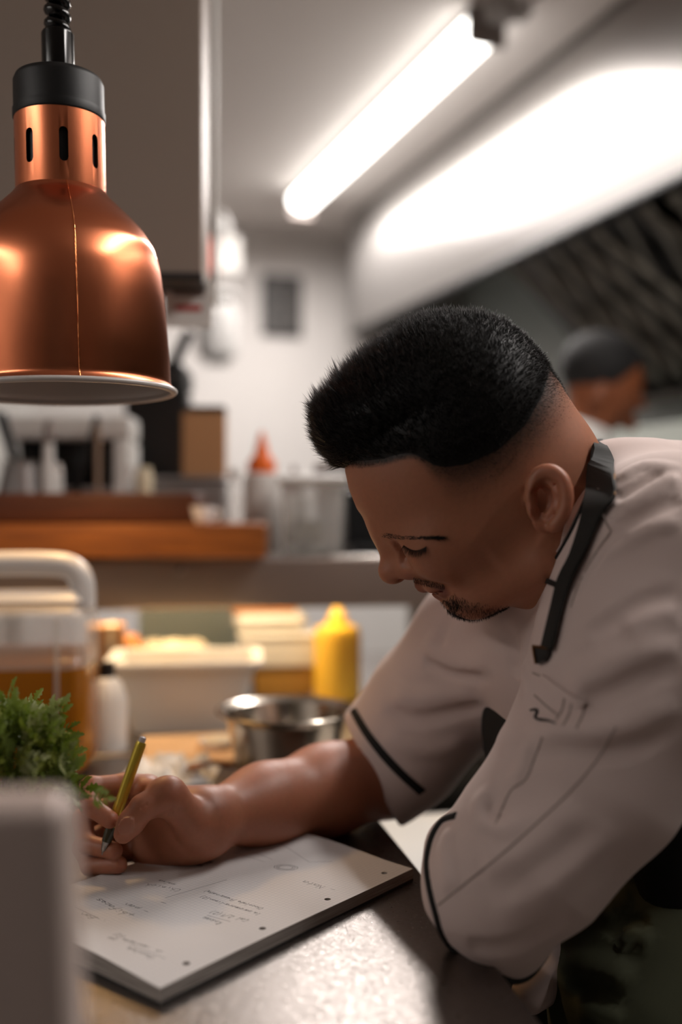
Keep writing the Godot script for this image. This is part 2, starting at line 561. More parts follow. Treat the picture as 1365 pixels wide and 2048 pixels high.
func hood() -> void:
	var h := thing("extractor_hood", "large brushed steel extractor hood along the right under the ceiling", "extractor hood", K(1.48, 2.4, 2.0), KITCHEN)
	# front sheet with its own uv so that the brushing runs upwards
	var t := PackedVector3Array()
	var uv := PackedVector2Array()
	for q in [[Vector3(0, 0, 3.2), Vector3(0, 0, -1.55), Vector3(0, 0.498, -1.55), Vector3(0, 0.498, 3.2)]]:
		t.append_array([q[0], q[2], q[1], q[0], q[3], q[2]])
		uv.append_array([Vector2(0, 0), Vector2(4, 1), Vector2(4, 0), Vector2(0, 0), Vector2(0, 1), Vector2(4, 1)])
	part("front_sheet", mk(t, 30.0, uv), M.hood_steel, h)
	part("far_end", rbox(0.52, 0.498, 0.02, 0.002), M.hood_steel_plain, h, Vector3(0.26, 0, -1.54))
	part("near_end", rbox(0.52, 0.498, 0.02, 0.002), M.hood_steel_plain, h, Vector3(0.26, 0, 3.19))
	part("roof", rbox(0.52, 0.02, 4.72, 0.002), M.steel_dark, h, Vector3(0.26, 0.47, 0.83))
	part("lower_lip", rbox(0.03, 0.022, 4.75, 0.003), M.black, h, Vector3(0.012, -0.018, 0.825))
	# filters: banks of slats that slope down to the wall behind the range
	var tilt := -0.74
	var slat := rbox(0.60, 0.014, 0.030, 0.004)
	for bank in 5:
		var z0 := 2.55 - bank * 0.62
		part("filter_frame", rbox(0.62, 0.030, 0.03, 0.003), M.steel_dark, h, Vector3(0.24, -0.215, z0 + 0.31), Vector3(0, 0, tilt))
		for i in 11:
			part("filter_slat", slat, M.filter_steel, h, Vector3(0.24, -0.21, z0 + 0.26 - i * 0.052), Vector3(0.45 if i % 2 == 0 else -0.45, 0, tilt))
	part("filter_back", rbox(0.62, 0.006, 3.2, 0.002), M.black, h, Vector3(0.255, -0.19, 1.30), Vector3(0, 0, tilt))
	part("drip_rail", rbox(0.03, 0.03, 3.2, 0.004), M.steel_dark, h, Vector3(0.47, -0.43, 1.30))
	# cooking range and a steel box shelf under the hood
	var r := thing("cooking_range", "steel cooking range under the hood behind the chef", "range", K(1.80, 2.6, 0.0), KITCHEN)
	part("body", rbox(0.38, 0.86, 1.8, 0.006), M.steel, r)
	part("cooktop", rbox(0.40, 0.03, 1.82, 0.006), M.black, r, Vector3(0, 0.86, 0))
	for i in 4:
		var kn := part("knob", lathe([Vector2(0, 0.02), Vector2(0.018, 0.02), Vector2(0.022, 0), Vector2(0, 0)], 16), M.black, r, Vector3(-0.19, 0.74, -0.6 + i * 0.4), Vector3(0, 0, PI / 2))
		kn.set_meta("label", "black round knob")
	var s := thing("plate_shelf", "pale steel shelf box on the wall right of the far cook", "shelf", K(1.905, 2.42, 1.36), KITCHEN)
	part("box", rbox(0.20, 0.13, 0.5, 0.01), M.steel_pale, s)
	part("lip", rbox(0.205, 0.012, 0.51, 0.003), M.steel_pale, s, Vector3(0, -0.012, 0))

func far_things() -> void:
	# picture on the back wall
	var p := thing("wall_picture", "dark framed grey picture on the white back wall", "picture", wall_point(564, 612) , KITCHEN)
	part("frame", rbox(0.185, 0.275, 0.018, 0.003), M.black, p, Vector3(0, -0.1375, 0))
	part("print", rbox(0.160, 0.248, 0.004, 0.001), M.print_grey, p, Vector3(0, -0.124, 0.010))
	var bx := thing("wall_speaker", "dark box on the back wall near the hood's far end", "speaker", wall_point(722, 610), KITCHEN)
	part("case", rbox(0.10, 0.27, 0.09, 0.006), M.dark_grey, bx, Vector3(0, -0.135, 0.04))
	part("grille", rbox(0.085, 0.25, 0.006, 0.002), M.black, bx, Vector3(0, -0.125, 0.087))
	var d := thing("towel_dispenser", "white rounded paper towel dispenser on the far wall", "dispenser", P(435, 730, 3.7), KITCHEN)
	part("case", rbox(0.15, 0.24, 0.13, 0.04), M.off_white, d, Vector3(0, 0, 0))
	part("top_lid", rbox(0.13, 0.05, 0.11, 0.02), M.off_white, d, Vector3(0, 0.235, 0))
	part("bracket", rbox(0.04, 0.10, 0.05, 0.005), M.dark_grey, d, Vector3(-0.02, 0.25, -0.05))
	var w := one("wall_note", rbox(0.10, 0.13, 0.004, 0.001), M.white_paper, "white paper sheet pinned high left of the picture", "paper", P(455, 545, 3.6), KITCHEN)
	w.rotation.z = 0.05
	one("wall_note", rbox(0.045, 0.12, 0.004, 0.001), M.pink_paper, "pinkish red slip pinned beside the grey cabinet edge", "paper", P(421, 545, 3.55), KITCHEN)
	var br := thing("wall_lamp", "small round white fitting high on the wall beside the cabinet", "wall fitting", P(436, 455, 3.6), KITCHEN)
	part("dome", lump(Vector3(0.045, 0.06, 0.045), 0.02, 2, 20), M.off_white, br)
	part("base", rbox(0.04, 0.04, 0.03, 0.004), M.white, br, Vector3(0, -0.02, -0.045))
	# tall white fridge below the picture
	var f := thing("fridge", "tall white fridge standing at the back wall", "fridge", K(-0.30, 4.0, 0.0) , KITCHEN)
	part("body", rbox(0.95, 1.62, 0.55, 0.012), M.white, f)
	part("door_line", rbox(0.94, 0.008, 0.006, 0.001), M.grey_plastic, f, Vector3(0, 0.62, 0.275))
	part("door_handle", rbox(0.02, 0.35, 0.025, 0.005), M.steel, f, Vector3(0.42, 0.75, 0.29))

func wall_point(px: float, py: float) -> Vector3:
	# the point of the back wall's face in that direction
	var d := P(px, py, 1.0) - Vector3(0, EYE, 0)
	var n := Basis(Vector3.UP, deg_to_rad(KITCHEN)) * Vector3(0, 0, -1)
	return Vector3(0, EYE, 0) + d * (4.29 / d.dot(n))

# ------------------------------------------------------------------ counters and the shelf over them
func counters() -> void:
	var c := thing("steel_counter", "scratched stainless steel counter the pad lies on", "counter", T(-0.266, 0.62, 0.0), COUNTER)
	part("worktop", rbox(1.068, 0.035, 1.60, 0.004), M.counter_steel, c, Vector3(0, TOP - 0.035, 0))
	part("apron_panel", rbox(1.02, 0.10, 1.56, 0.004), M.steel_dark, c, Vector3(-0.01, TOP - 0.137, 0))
	for sx in [-1.0, 1.0]:
		for sz in [-1.0, 1.0]:
			part("leg", rbox(0.04, TOP - 0.14, 0.04, 0.004), M.steel, c, Vector3(sx * 0.48, 0, sz * 0.74))
	part("lower_shelf", rbox(1.0, 0.02, 1.5, 0.003), M.steel_dark, c, Vector3(0, 0.2, 0))
	var b := thing("back_counter", "steel back counter under the pass shelf holding the tubs", "counter", T(-0.06, 1.885, 0.0), COUNTER)
	part("worktop", rbox(1.40, 0.035, 0.90, 0.004), M.counter_steel, b, Vector3(0, TOP - 0.035, 0))
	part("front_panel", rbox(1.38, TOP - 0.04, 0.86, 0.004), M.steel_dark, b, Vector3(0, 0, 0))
	var s := thing("low_cabinet", "low dark steel cabinet beside the counter behind the chef's arm", "cabinet", T(0.47, 1.255, 0.0), COUNTER)
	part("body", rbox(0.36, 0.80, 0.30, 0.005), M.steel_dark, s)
	part("post", rbox(0.024, 0.22, 0.024, 0.003), M.wood, s, Vector3(0.10, 0.80, -0.137))
	one("white_board", rbox(0.27, 0.016, 0.22, 0.004), M.white, "white plastic board lying below the counter's right edge", "cutting board", T(0.43, 1.235, 0.801), COUNTER)

func pass_shelf() -> void:
	var s := thing("pass_shelf", "stainless steel pass shelf carrying the wooden boards", "shelf", T(-0.10, 1.66, 0.0), COUNTER - 3.0)
	var top := 1.167
	part("shelf_top", rbox(1.34, 0.006, 0.34, 0.002), M.steel, s, Vector3(0, top - 0.006, -0.17))
	part("front_lip", rbox(1.34, 0.084, 0.02, 0.006), M.steel_lip, s, Vector3(0, top - 0.086, 0.0))
	part("back_lip", rbox(1.34, 0.03, 0.012, 0.004), M.steel, s, Vector3(0, top - 0.034, -0.336))
	for x in [-0.64, 0.645]:
		for z in [-0.02, -0.32]:
			part("post", rbox(0.03, top - TOP - 0.08, 0.03, 0.003), M.steel, s, Vector3(x, TOP, z))
	# warm strip light under the shelf, behind the lip
	part("strip_light", rbox(0.92, 0.014, 0.03, 0.004), M.bulb_glow, s, Vector3(0.05, top - 0.030, -0.10))
	var l := AreaLight3D.new()
	l.name = "strip_glow"
	l.area_size = Vector2(0.90, 0.03)
	l.light_energy = 0.5
	l.light_color = Color(1.0, 0.87, 0.68)
	l.area_range = 6.0
	l.area_attenuation = 2.0
	l.shadow_enabled = true
	s.add_child(l)
	l.position = Vector3(0.05, top - 0.033, -0.10)
	l.rotation = Vector3(-PI / 2 - 0.5, 0, 0)
	part("hook_bolt", lathe([Vector2(0, 0.008), Vector2(0.006, 0.006), Vector2(0.008, 0), Vector2(0, 0)], 14), M.steel, s, Vector3(P(492, 1130, 1.6).x + 0.33, top - 0.02, 0.01), Vector3(PI / 2, 0, 0))

func shelf_things() -> void:
	var top := 1.167
	# two thick wooden boards
	var b := one("wooden_board", rbox(0.95, 0.0545, 0.30, 0.004), M.wood, "long light brown wooden board lying on the steel shelf", "board", Vector3(P(522, 0, 1.56).x - 0.475, top, -1.70), 3.0)
	b.name = "wooden_board"
	one("wooden_board", rbox(0.85, 0.049, 0.26, 0.004), M.wood_dark, "shorter dark brown wooden board on top of the light one", "board", Vector3(P(381, 0, 1.58).x - 0.425, top + 0.0545, -1.71), 3.0)
	var up := top + 0.1035
	# small white cup at the end of the dark board
	var cu := thing("cup", "small glossy white cup on the lighter board's end", "cup", Vector3(P(402, 0, 1.62).x, top + 0.0545, -1.62))
	part("cup_body", lathe([Vector2(0, 0), Vector2(0.014, 0), Vector2(0.020, 0.008), Vector2(0.023, 0.028), Vector2(0.021, 0.028), Vector2(0.018, 0.010), Vector2(0, 0.005)], 28), M.white_gloss, cu)
	part("cup_handle", tube(smooth_path([Vector3(0.02, 0.022, 0), Vector3(0.03, 0.02, 0), Vector3(0.03, 0.010, 0), Vector3(0.019, 0.007, 0)]), 0.0025, 8), M.white_gloss, cu)
	# utensil pot with handles
	var x0 := P(45, 0, 1.72).x
	var pot := thing("utensil_pot", "grey steel utensil pot at the left end of the boards", "pot", Vector3(x0, up, -1.72))
	part("pot_body", lathe([Vector2(0, 0), Vector2(0.042, 0), Vector2(0.030, 0.055), Vector2(0.028, 0.055), Vector2(0.040, 0.003), Vector2(0, 0.003)], 36), M.steel_grey, pot)
	part("pot_rim", lathe([Vector2(0.028, 0.053), Vector2(0.032, 0.053), Vector2(0.032, 0.057), Vector2(0.028, 0.057), Vector2(0.028, 0.053)], 36), M.steel, pot)
	var st := thing("tongs", "black handled tongs leaning out of the grey pot", "tongs", Vector3(x0, up + 0.004, -1.72))
	part("handle", tube([Vector3(0.006, 0, 0), Vector3(-0.022, 0.07, 0), Vector3(-0.045, 0.14, 0)], 0.0055, 8), M.black, st)
	part("grip", tube([Vector3(0.001, 0.0, 0.012), Vector3(-0.010, 0.07, 0.014), Vector3(-0.028, 0.135, 0.012)], 0.005, 8), M.black, st)
	var bt := thing("squeeze_bottle", "slim white bottle with a narrow neck under the copper lamp", "bottle", Vector3(P(97, 0, 1.7).x, up, -1.70))
	part("bottle_body", lathe([Vector2(0, 0), Vector2(0.013, 0), Vector2(0.0135, 0.03), Vector2(0.009, 0.06), Vector2(0.0085, 0.085), Vector2(0, 0.09)], 24), M.white, bt)
	part("bottle_neck", lathe([Vector2(0, 0.085), Vector2(0.007, 0.087), Vector2(0.009, 0.10), Vector2(0.006, 0.125), Vector2(0, 0.128)], 20), M.grey_plastic, bt)
	var b2 := thing("salt_shaker", "short grey shaker beside the slim white bottle", "shaker", Vector3(P(116, 0, 1.72).x, up, -1.72))
	part("shaker_body", lathe([Vector2(0, 0), Vector2(0.009, 0), Vector2(0.008, 0.042), Vector2(0.0, 0.046)], 20), M.white, b2)
	part("shaker_lid", lathe([Vector2(0, 0.044), Vector2(0.0085, 0.043), Vector2(0.006, 0.053), Vector2(0, 0.054)], 20), M.steel, b2)
	# ticket machine with a black opening
	var m := thing("microwave", "white framed machine with a black window below the copper lamp", "machine", Vector3(P(165, 0, 1.90).x, top + 0.0545 + 0.049, -1.80), 2.0)
	var w := 0.225
	part("casing_top", rbox(w, 0.045, 0.10, 0.006), M.white, m, Vector3(0, 0.10, -0.05))
	part("casing_side", rbox(0.034, 0.10, 0.10, 0.006), M.white, m, Vector3(w / 2 - 0.017, 0, -0.05))
	part("casing_side", rbox(0.022, 0.10, 0.10, 0.006), M.white, m, Vector3(-w / 2 + 0.011, 0, -0.05))
	part("window", rbox(w - 0.056, 0.10, 0.08, 0.004), M.black_gloss, m, Vector3(-0.006, 0.0, -0.055))
	part("base_sill", rbox(w - 0.06, 0.014, 0.10, 0.003), M.grey_plastic, m, Vector3(-0.006, 0, -0.045))
	one("wooden_stick", rbox(0.009, 0.125, 0.006, 0.002), M.stick, "upright beige stick standing in front of the black window", "stick", Vector3(P(196, 0, 1.75).x, up, -1.75))
	var sp := thing("spatula", "black spatula slanting behind the beige stick", "spatula", Vector3(P(150, 0, 1.77).x, up, -1.77))
	part("blade", rbox(0.016, 0.06, 0.004, 0.0015), M.black, sp, Vector3(0.0, 0.0, 0), Vector3(0, 0, -0.3))
	part("handle", tube([Vector3(0.016, 0.055, 0), Vector3(0.04, 0.14, 0)], 0.006, 8), M.black, sp)
	one("folded_card", rbox(0.020, 0.055, 0.006, 0.002), M.white_paper, "small white card leaning at the machine's right foot", "card", Vector3(P(236, 0, 1.74).x, up, -1.74)).rotation.z = -0.38
	var j := thing("jar", "small cream jar beside the white machine", "jar", Vector3(P(288, 0, 1.78).x, up, -1.78))
	part("jar_body", lathe([Vector2(0, 0), Vector2(0.016, 0), Vector2(0.017, 0.034), Vector2(0.012, 0.042), Vector2(0, 0.043)], 24), M.cream, j)
	part("jar_lid", lathe([Vector2(0, 0.041), Vector2(0.013, 0.041), Vector2(0.013, 0.05), Vector2(0, 0.05)], 24), M.cream, j)
	# further back on the shelf
	var z := -1.90
	var g := thing("steel_bin", "plain grey steel container behind the boards", "container", Vector3(P(372, 0, 1.92).x, top, z - 0.026), 2.0)
	part("bin_body", rbox(0.155, 0.128, 0.11, 0.004), M.steel_grey, g)
	part("bin_lid", rbox(0.160, 0.012, 0.115, 0.004), M.steel_grey, g, Vector3(0, 0.128, 0))
	var cb := thing("cardboard_box", "brown cardboard box stacked on the grey steel container", "box", Vector3(P(410, 0, 1.94).x, top + 0.14, -1.94), 4.0)
	part("box_body", rbox(0.082, 0.125, 0.07, 0.003), M.card, cb)
	part("box_flap", rbox(0.084, 0.012, 0.072, 0.003), M.dark_grey, cb, Vector3(0, 0.125, 0))
	var cm := thing("coffee_machine", "black machine behind the copper lamp's right rim", "machine", Vector3(P(318, 0, 2.15).x, top - 0.0, -2.15), 2.0)
	part("machine_body", rbox(0.13, 0.235, 0.10, 0.008), M.black, cm, Vector3(0, 0.10, 0))
	part("machine_foot", rbox(0.13, 0.10, 0.16, 0.008), M.black, cm)
	part("machine_head", rbox(0.13, 0.05, 0.16, 0.008), M.dark_grey, cm, Vector3(0, 0.335, 0))
	part("machine_lever", tube([Vector3(0.03, 0.36, 0.07), Vector3(0.075, 0.45, 0.08)], 0.012, 10), M.black, cm)
	var sh := thing("upper_shelf", "narrow back shelf carrying the black machine", "shelf", Vector3(P(318, 0, 2.15).x - 0.1, top - 0.03, -2.15), 2.0)
	part("plank", rbox(0.8, 0.03, 0.22, 0.004), M.steel, sh)
	for x in [-0.38, 0.38]:
		part("post", rbox(0.03, top - TOP - 0.032, 0.03, 0.003), M.steel, sh, Vector3(x, -(top - TOP - 0.032), 0))
	# bottles with coloured nozzles
	nozzle_bottle("white squeeze bottle with a bright orange nozzle on the shelf", 524, 1.90, M.white_soft, M.orange, 0.036, top)
	nozzle_bottle("squat white bottle with a maroon nozzle behind the clear tub", 588, 1.955, M.white_soft, M.maroon, 0.026, top)
	var gb := thing("glass_bottle", "slim clear bottle left of the orange nozzle bottle", "bottle", Vector3(P(470, 0, 1.78).x, top, -1.78))
	part("bottle_body", lathe([Vector2(0, 0), Vector2(0.017, 0), Vector2(0.017, 0.085), Vector2(0.008, 0.11), Vector2(0.008, 0.135), Vector2(0, 0.136)], 28), M.clear_plastic, gb)
	part("bottle_cap", lathe([Vector2(0, 0.132), Vector2(0.010, 0.132), Vector2(0.010, 0.150), Vector2(0, 0.150)], 20), M.white, gb)
	# clear tub with dried herbs
	var ct := thing("clear_tub", "clear plastic tub with a white lid and brown contents", "tub", Vector3(P(625, 0, 1.80).x, top, -1.80), 4.0)
	part("tub_body", open_box(0.115, 0.125, 0.09, 0.0025, 0.88), M.clear_plastic, ct)
	part("tub_lid", rbox(0.124, 0.018, 0.098, 0.006), M.white, ct, Vector3(0, 0.122, 0))
	part("tub_contents", lump(Vector3(0.036, 0.030, 0.030), 0.25, 4), M.herb_mix, ct, Vector3(-0.014, 0.032, 0))
	var pn := thing("steel_pan", "grey steel pan standing behind the clear tub", "pan", Vector3(P(690, 0, 2.0).x, top, -1.94))
	part("pan_body", lathe([Vector2(0, 0), Vector2(0.055, 0), Vector2(0.06, 0.165), Vector2(0.058, 0.165), Vector2(0.053, 0.004), Vector2(0, 0.004)], 40), M.steel_grey, pn)
	part("pan_handle", rbox(0.012, 0.012, 0.05, 0.003), M.steel, pn, Vector3(-0.03, 0.14, 0.07))
	var tb := thing("tablet", "dark screen leaning on the shelf behind the chef's forehead", "tablet", Vector3(P(765, 0, 1.80).x, top, -1.80), 4.0)
	part("screen", rbox(0.13, 0.10, 0.010, 0.003), M.screen_off, tb, Vector3(0, 0.012, 0), Vector3(-0.15, 0, 0))
	part("stand", rbox(0.11, 0.016, 0.06, 0.004), M.black, tb)
	# sign hanging below the cabinet
	var sg := thing("hanging_sign", "white sign with red print hanging under the grey cabinet", "sign", P(377, 655, 1.38), 3.0)
	part("board", rbox(0.066, 0.064, 0.004, 0.001), M.white_paper, sg)
	part("red_print", rbox(0.036, 0.008, 0.001, 0.0004), M.red, sg, Vector3(0, 0.022, 0.0022))
	part("grey_print", rbox(0.044, 0.010, 0.001, 0.0004), M.grey_plastic, sg, Vector3(0, 0.042, 0.0022))
	part("hanger", rbox(0.002, 0.26, 0.002, 0.0005), M.steel, sg, Vector3(0, 0.076, 0))

func nozzle_bottle(label: String, px: float, depth: float, body: Material, tip: Material, r: float, top: float) -> void:
	var b := thing("nozzle_bottle", label, "bottle", Vector3(P(px, 0, depth).x, top, -depth))
	part("bottle_body", lathe([Vector2(0, 0), Vector2(r * 0.95, 0), Vector2(r, 0.006), Vector2(r, r * 3.6), Vector2(r * 0.92, r * 4.0), Vector2(r * 0.6, r * 4.15), Vector2(0, r * 4.2)], 32), body, b)
	part("nozzle", lathe([Vector2(0, r * 4.1), Vector2(r * 0.75, r * 4.1), Vector2(r * 0.75, r * 4.7), Vector2(r * 0.45, r * 5.0), Vector2(r * 0.1, r * 6.3), Vector2(0, r * 6.3)], 28), tip, b)

# open tapered box with walls, base at y = 0
func open_box(x: float, y: float, z: float, wall: float, taper := 0.9, rim := 0.0) -> ArrayMesh:
	var t := PackedVector3Array()
	var ring := func(hx: float, hz: float, yy: float) -> Array:
		var out := []
		var c := minf(hx, hz) * 0.18
		for q in [[1, 1], [-1, 1], [-1, -1], [1, -1]]:
			for k in 4:
				var a: float = [0.0, PI / 2, PI, PI * 1.5][[[1, 1], [-1, 1], [-1, -1], [1, -1]].find(q)] + PI / 2 * k / 3.0
				out.append(Vector3(q[0] * (hx - c) + cos(a) * c, yy, q[1] * (hz - c) + sin(a) * c))
		return out
	var rings := []
	rings.append(ring.call(x / 2 * taper * 0.96, z / 2 * taper * 0.96, 0.0))
	rings.append(ring.call(x / 2 * taper, z / 2 * taper, minf(0.004, y * 0.1)))
	rings.append(ring.call(x / 2, z / 2, y - (rim * 0.5 if rim > 0 else 0.0)))
	if rim > 0:
		rings.append(ring.call(x / 2 + rim, z / 2 + rim, y - rim * 0.5))
		rings.append(ring.call(x / 2 + rim, z / 2 + rim, y))
	else:
		rings.append(ring.call(x / 2, z / 2, y))
	rings.append(ring.call(x / 2 - wall, z / 2 - wall, y))
	rings.append(ring.call(x / 2 * taper - wall, z / 2 * taper - wall, wall * 1.5))
	for i in rings.size() - 1:
		for j in 16:
			var k := (j + 1) % 16
			quad(t, rings[i][j], rings[i + 1][j], rings[i + 1][k], rings[i][k])
	var last: Array = rings[rings.size() - 1]
	for j in 16:
		var k := (j + 1) % 16
		t.append_array([Vector3(0, 0, 0), rings[0][j], rings[0][k]])
		t.append_array([Vector3(0, wall * 1.5, 0), last[k], last[j]])
	return mk(t, 45.0)

func counter_things() -> void:
	# yellow squeeze bottle
	var y := thing("squeeze_bottle", "yellow squeeze bottle behind the steel bowl", "bottle", Vector3(P(675, 0, 1.82).x, TOP, -1.82))
	part("bottle_body", lathe([Vector2(0, 0), Vector2(0.040, 0), Vector2(0.043, 0.006), Vector2(0.0425, 0.06), Vector2(0.043, 0.115), Vector2(0.038, 0.130), Vector2(0.020, 0.136), Vector2(0, 0.137)], 36), M.yellow, y)
	part("bottle_cap", lathe([Vector2(0, 0.134), Vector2(0.019, 0.134), Vector2(0.018, 0.150), Vector2(0.012, 0.155), Vector2(0.006, 0.172), Vector2(0, 0.172)], 28), M.yellow, y)
	# steel bowl
	var b := thing("steel_bowl", "steel bowl with a broad rim standing behind the forearm", "bowl", Vector3(P(572, 0, 1.30).x, TOP, -1.30))
	part("bowl_body", lathe([Vector2(0, 0), Vector2(0.058, 0), Vector2(0.064, 0.006), Vector2(0.078, 0.072), Vector2(0.090, 0.080), Vector2(0.092, 0.082), Vector2(0.090, 0.084), Vector2(0.077, 0.078), Vector2(0.062, 0.010), Vector2(0, 0.006)], 56), M.steel_warm, b)
	# white tub
	var t := thing("white_tub", "big white plastic tub with a broad rim on the counter", "tub", Vector3(P(368, 0, 1.56).x, TOP, -1.58), 6.0)
	part("tub_body", open_box(0.222, 0.112, 0.16, 0.003, 0.72, 0.010), M.white, t)
	part("tub_filling", rbox(0.20, 0.03, 0.14, 0.01), M.food, t, Vector3(0, 0.06, 0))
	# tray of pale pieces behind the tub
	var tr := thing("food_tray", "steel tray behind the white tub", "tray", Vector3(P(338, 0, 1.83).x, TOP, -1.83), 8.0)
	part("tray_body", open_box(0.26, 0.075, 0.16, 0.003, 0.9, 0.006), M.steel, tr)
	part("tray_riser", rbox(0.22, 0.05, 0.12, 0.006), M.steel, tr, Vector3(0, 0.006, 0))
	var pieces := [[275, 1292, 0.026], [310, 1278, 0.024], [345, 1270, 0.030], [385, 1282, 0.026], [330, 1300, 0.026], [370, 1300, 0.024], [300, 1302, 0.022], [405, 1298, 0.022]]
	for i in pieces.size():
		var q: Array = pieces[i]
		var pos := P(q[0], q[1], 1.79 + 0.03 * (i % 2))
		one("cauliflower_piece", lump(Vector3(q[2], q[2] * 0.75, q[2]), 0.3, 40 + i), M.food, "pale cauliflower piece in the tray, %s" % CAULI[i], "vegetable", Vector3(pos.x, TOP + 0.075 + (0.0 if q[1] > 1290 else 0.014), pos.z), 0.0, "pale pieces heaped in the steel tray")
	for i in 3:
		var pos := P([232, 262, 250][i], 0, 1.74)
		one("carrot_piece", lump(Vector3(0.02, 0.012, 0.012), 0.2, 60 + i), M.carrot, "orange carrot piece at the tray's left end, %s" % ["nearest the cardboard", "nearest the cauliflower", "lying on top"][i], "vegetable", Vector3(pos.x, TOP + [0.092, 0.092, 0.11][i], -1.775), 20.0 * i, "orange pieces in the steel tray")
	# cardboard and teal board at the back
	var cb := thing("cardboard_box", "tan cardboard box standing left under the shelf", "box", Vector3(P(213, 0, 1.70).x, TOP, -1.70), 12.0)
	part("box_body", rbox(0.062, 0.148, 0.05, 0.003), M.card, cb)
	part("box_tape", rbox(0.012, 0.149, 0.051, 0.002), M.cream, cb, Vector3(0.008, 0, 0))
	one("teal_board", rbox(0.20, 0.145, 0.012, 0.004), M.teal_plastic, "pale teal cutting board standing at the back under the shelf", "cutting board", Vector3(P(378, 0, 2.02).x, TOP, -2.02), 8.0)
	# stack of white boxes, the lowest amber
	var zz := -1.88
	var sx := P(564, 0, 1.88).x
	one("amber_tub", open_box(0.122, 0.055, 0.09, 0.003, 0.92), M.amber, "low amber tub at the bottom of the box stack", "tub", Vector3(sx, TOP, zz), 8.0)
	var wb := thing("white_box", "white lidded box in the middle of the stack left of the yellow bottle", "box", Vector3(sx - 0.005, TOP + 0.055, zz), 8.0)
	part("box_body", open_box(0.15, 0.05, 0.11, 0.003, 0.94), M.white, wb)
	part("box_lid", rbox(0.158, 0.012, 0.118, 0.004), M.white, wb, Vector3(0, 0.05, 0))
	var wt := thing("white_box", "white box with an orange rim on top of the stack", "box", Vector3(sx - 0.025, TOP + 0.118, zz), 10.0)
	part("box_body", rbox(0.135, 0.040, 0.10, 0.014), M.white, wt)
	part("box_rim", rbox(0.12, 0.012, 0.09, 0.005), M.carrot, wt, Vector3(-0.012, 0.036, 0))
	# peach board, napkin, wooden spoon, dish
	one("peach_board", rbox(0.13, 0.012, 0.16, 0.004), M.peach, "peach coloured cutting board lying left of the steel bowl", "cutting board", Vector3(P(380, 0, 1.40).x, TOP, -1.395), COUNTER)
	one("napkin", cloth_lump(0.12, 0.022, 0.10, 3), M.white_paper, "crumpled white napkin behind the writing hand", "napkin", Vector3(P(345, 0, 1.30).x, TOP, -1.285))
	var sp := thing("wooden_spoon", "small brown wooden spoon lying on the napkin", "spoon", Vector3(P(392, 0, 1.25).x, TOP + 0.021, -1.245), 40.0)
	part("spoon_bowl", lump(Vector3(0.013, 0.004, 0.009), 0.05, 8), M.wood, sp)
	part("spoon_handle", tube([Vector3(0.01, 0.0, 0), Vector3(0.028, 0.002, 0.0), Vector3(0.05, -0.006, 0.006)], [0.003, 0.0026, 0.003], 8), M.wood, sp)
	var di := thing("dish", "small round white dish between board and bowl", "dish", Vector3(P(437, 0, 1.40).x, TOP + 0.0, -1.39))
	part("dish_body", lathe([Vector2(0, 0), Vector2(0.018, 0), Vector2(0.026, 0.022), Vector2(0.024, 0.022), Vector2(0.016, 0.003), Vector2(0, 0.003)], 30), M.white_gloss, di)
	part("dish_filling", lump(Vector3(0.021, 0.010, 0.021), 0.1, 9), M.food, di, Vector3(0, 0.018, 0))
	# white bottle with a black cap
	var wbt := thing("white_bottle", "white bottle with a black cap beside the oil can", "bottle", Vector3(P(212, 0, 1.43).x, TOP, -1.43))
	part("bottle_body", lathe([Vector2(0, 0), Vector2(0.030, 0), Vector2(0.031, 0.07), Vector2(0.022, 0.096), Vector2(0.012, 0.104), Vector2(0, 0.104)], 30), M.white, wbt)
	part("bottle_cap", lathe([Vector2(0, 0.102), Vector2(0.013, 0.102), Vector2(0.013, 0.124), Vector2(0, 0.124)], 20), M.black, wbt)
	oil_can()

func cloth_lump(x: float, y: float, z: float, sd: int) -> ArrayMesh:
	var no := FastNoiseLite.new()
	no.seed = sd
	no.frequency = 14.0
	no.noise_type = FastNoiseLite.TYPE_SIMPLEX
	var t := PackedVector3Array()
	var n := 24
	var at := func(i: int, j: int) -> Vector3:
		var u := float(i) / n * 2.0 - 1.0
		var v := float(j) / n * 2.0 - 1.0
		var edge := clampf(1.2 - maxf(absf(u), absf(v)), 0.0, 1.0)
		return Vector3(u * x / 2, 0.002 + y * (0.25 + 0.75 * absf(no.get_noise_2d(u * 0.06, v * 0.06)) * 2.0) * smoothstep(0.2, 0.6, edge), v * z / 2)
	for i in n:
		for j in n:
			quad(t, at.call(i, j), at.call(i, j + 1), at.call(i + 1, j + 1), at.call(i + 1, j))
	return mk(t, 60.0)

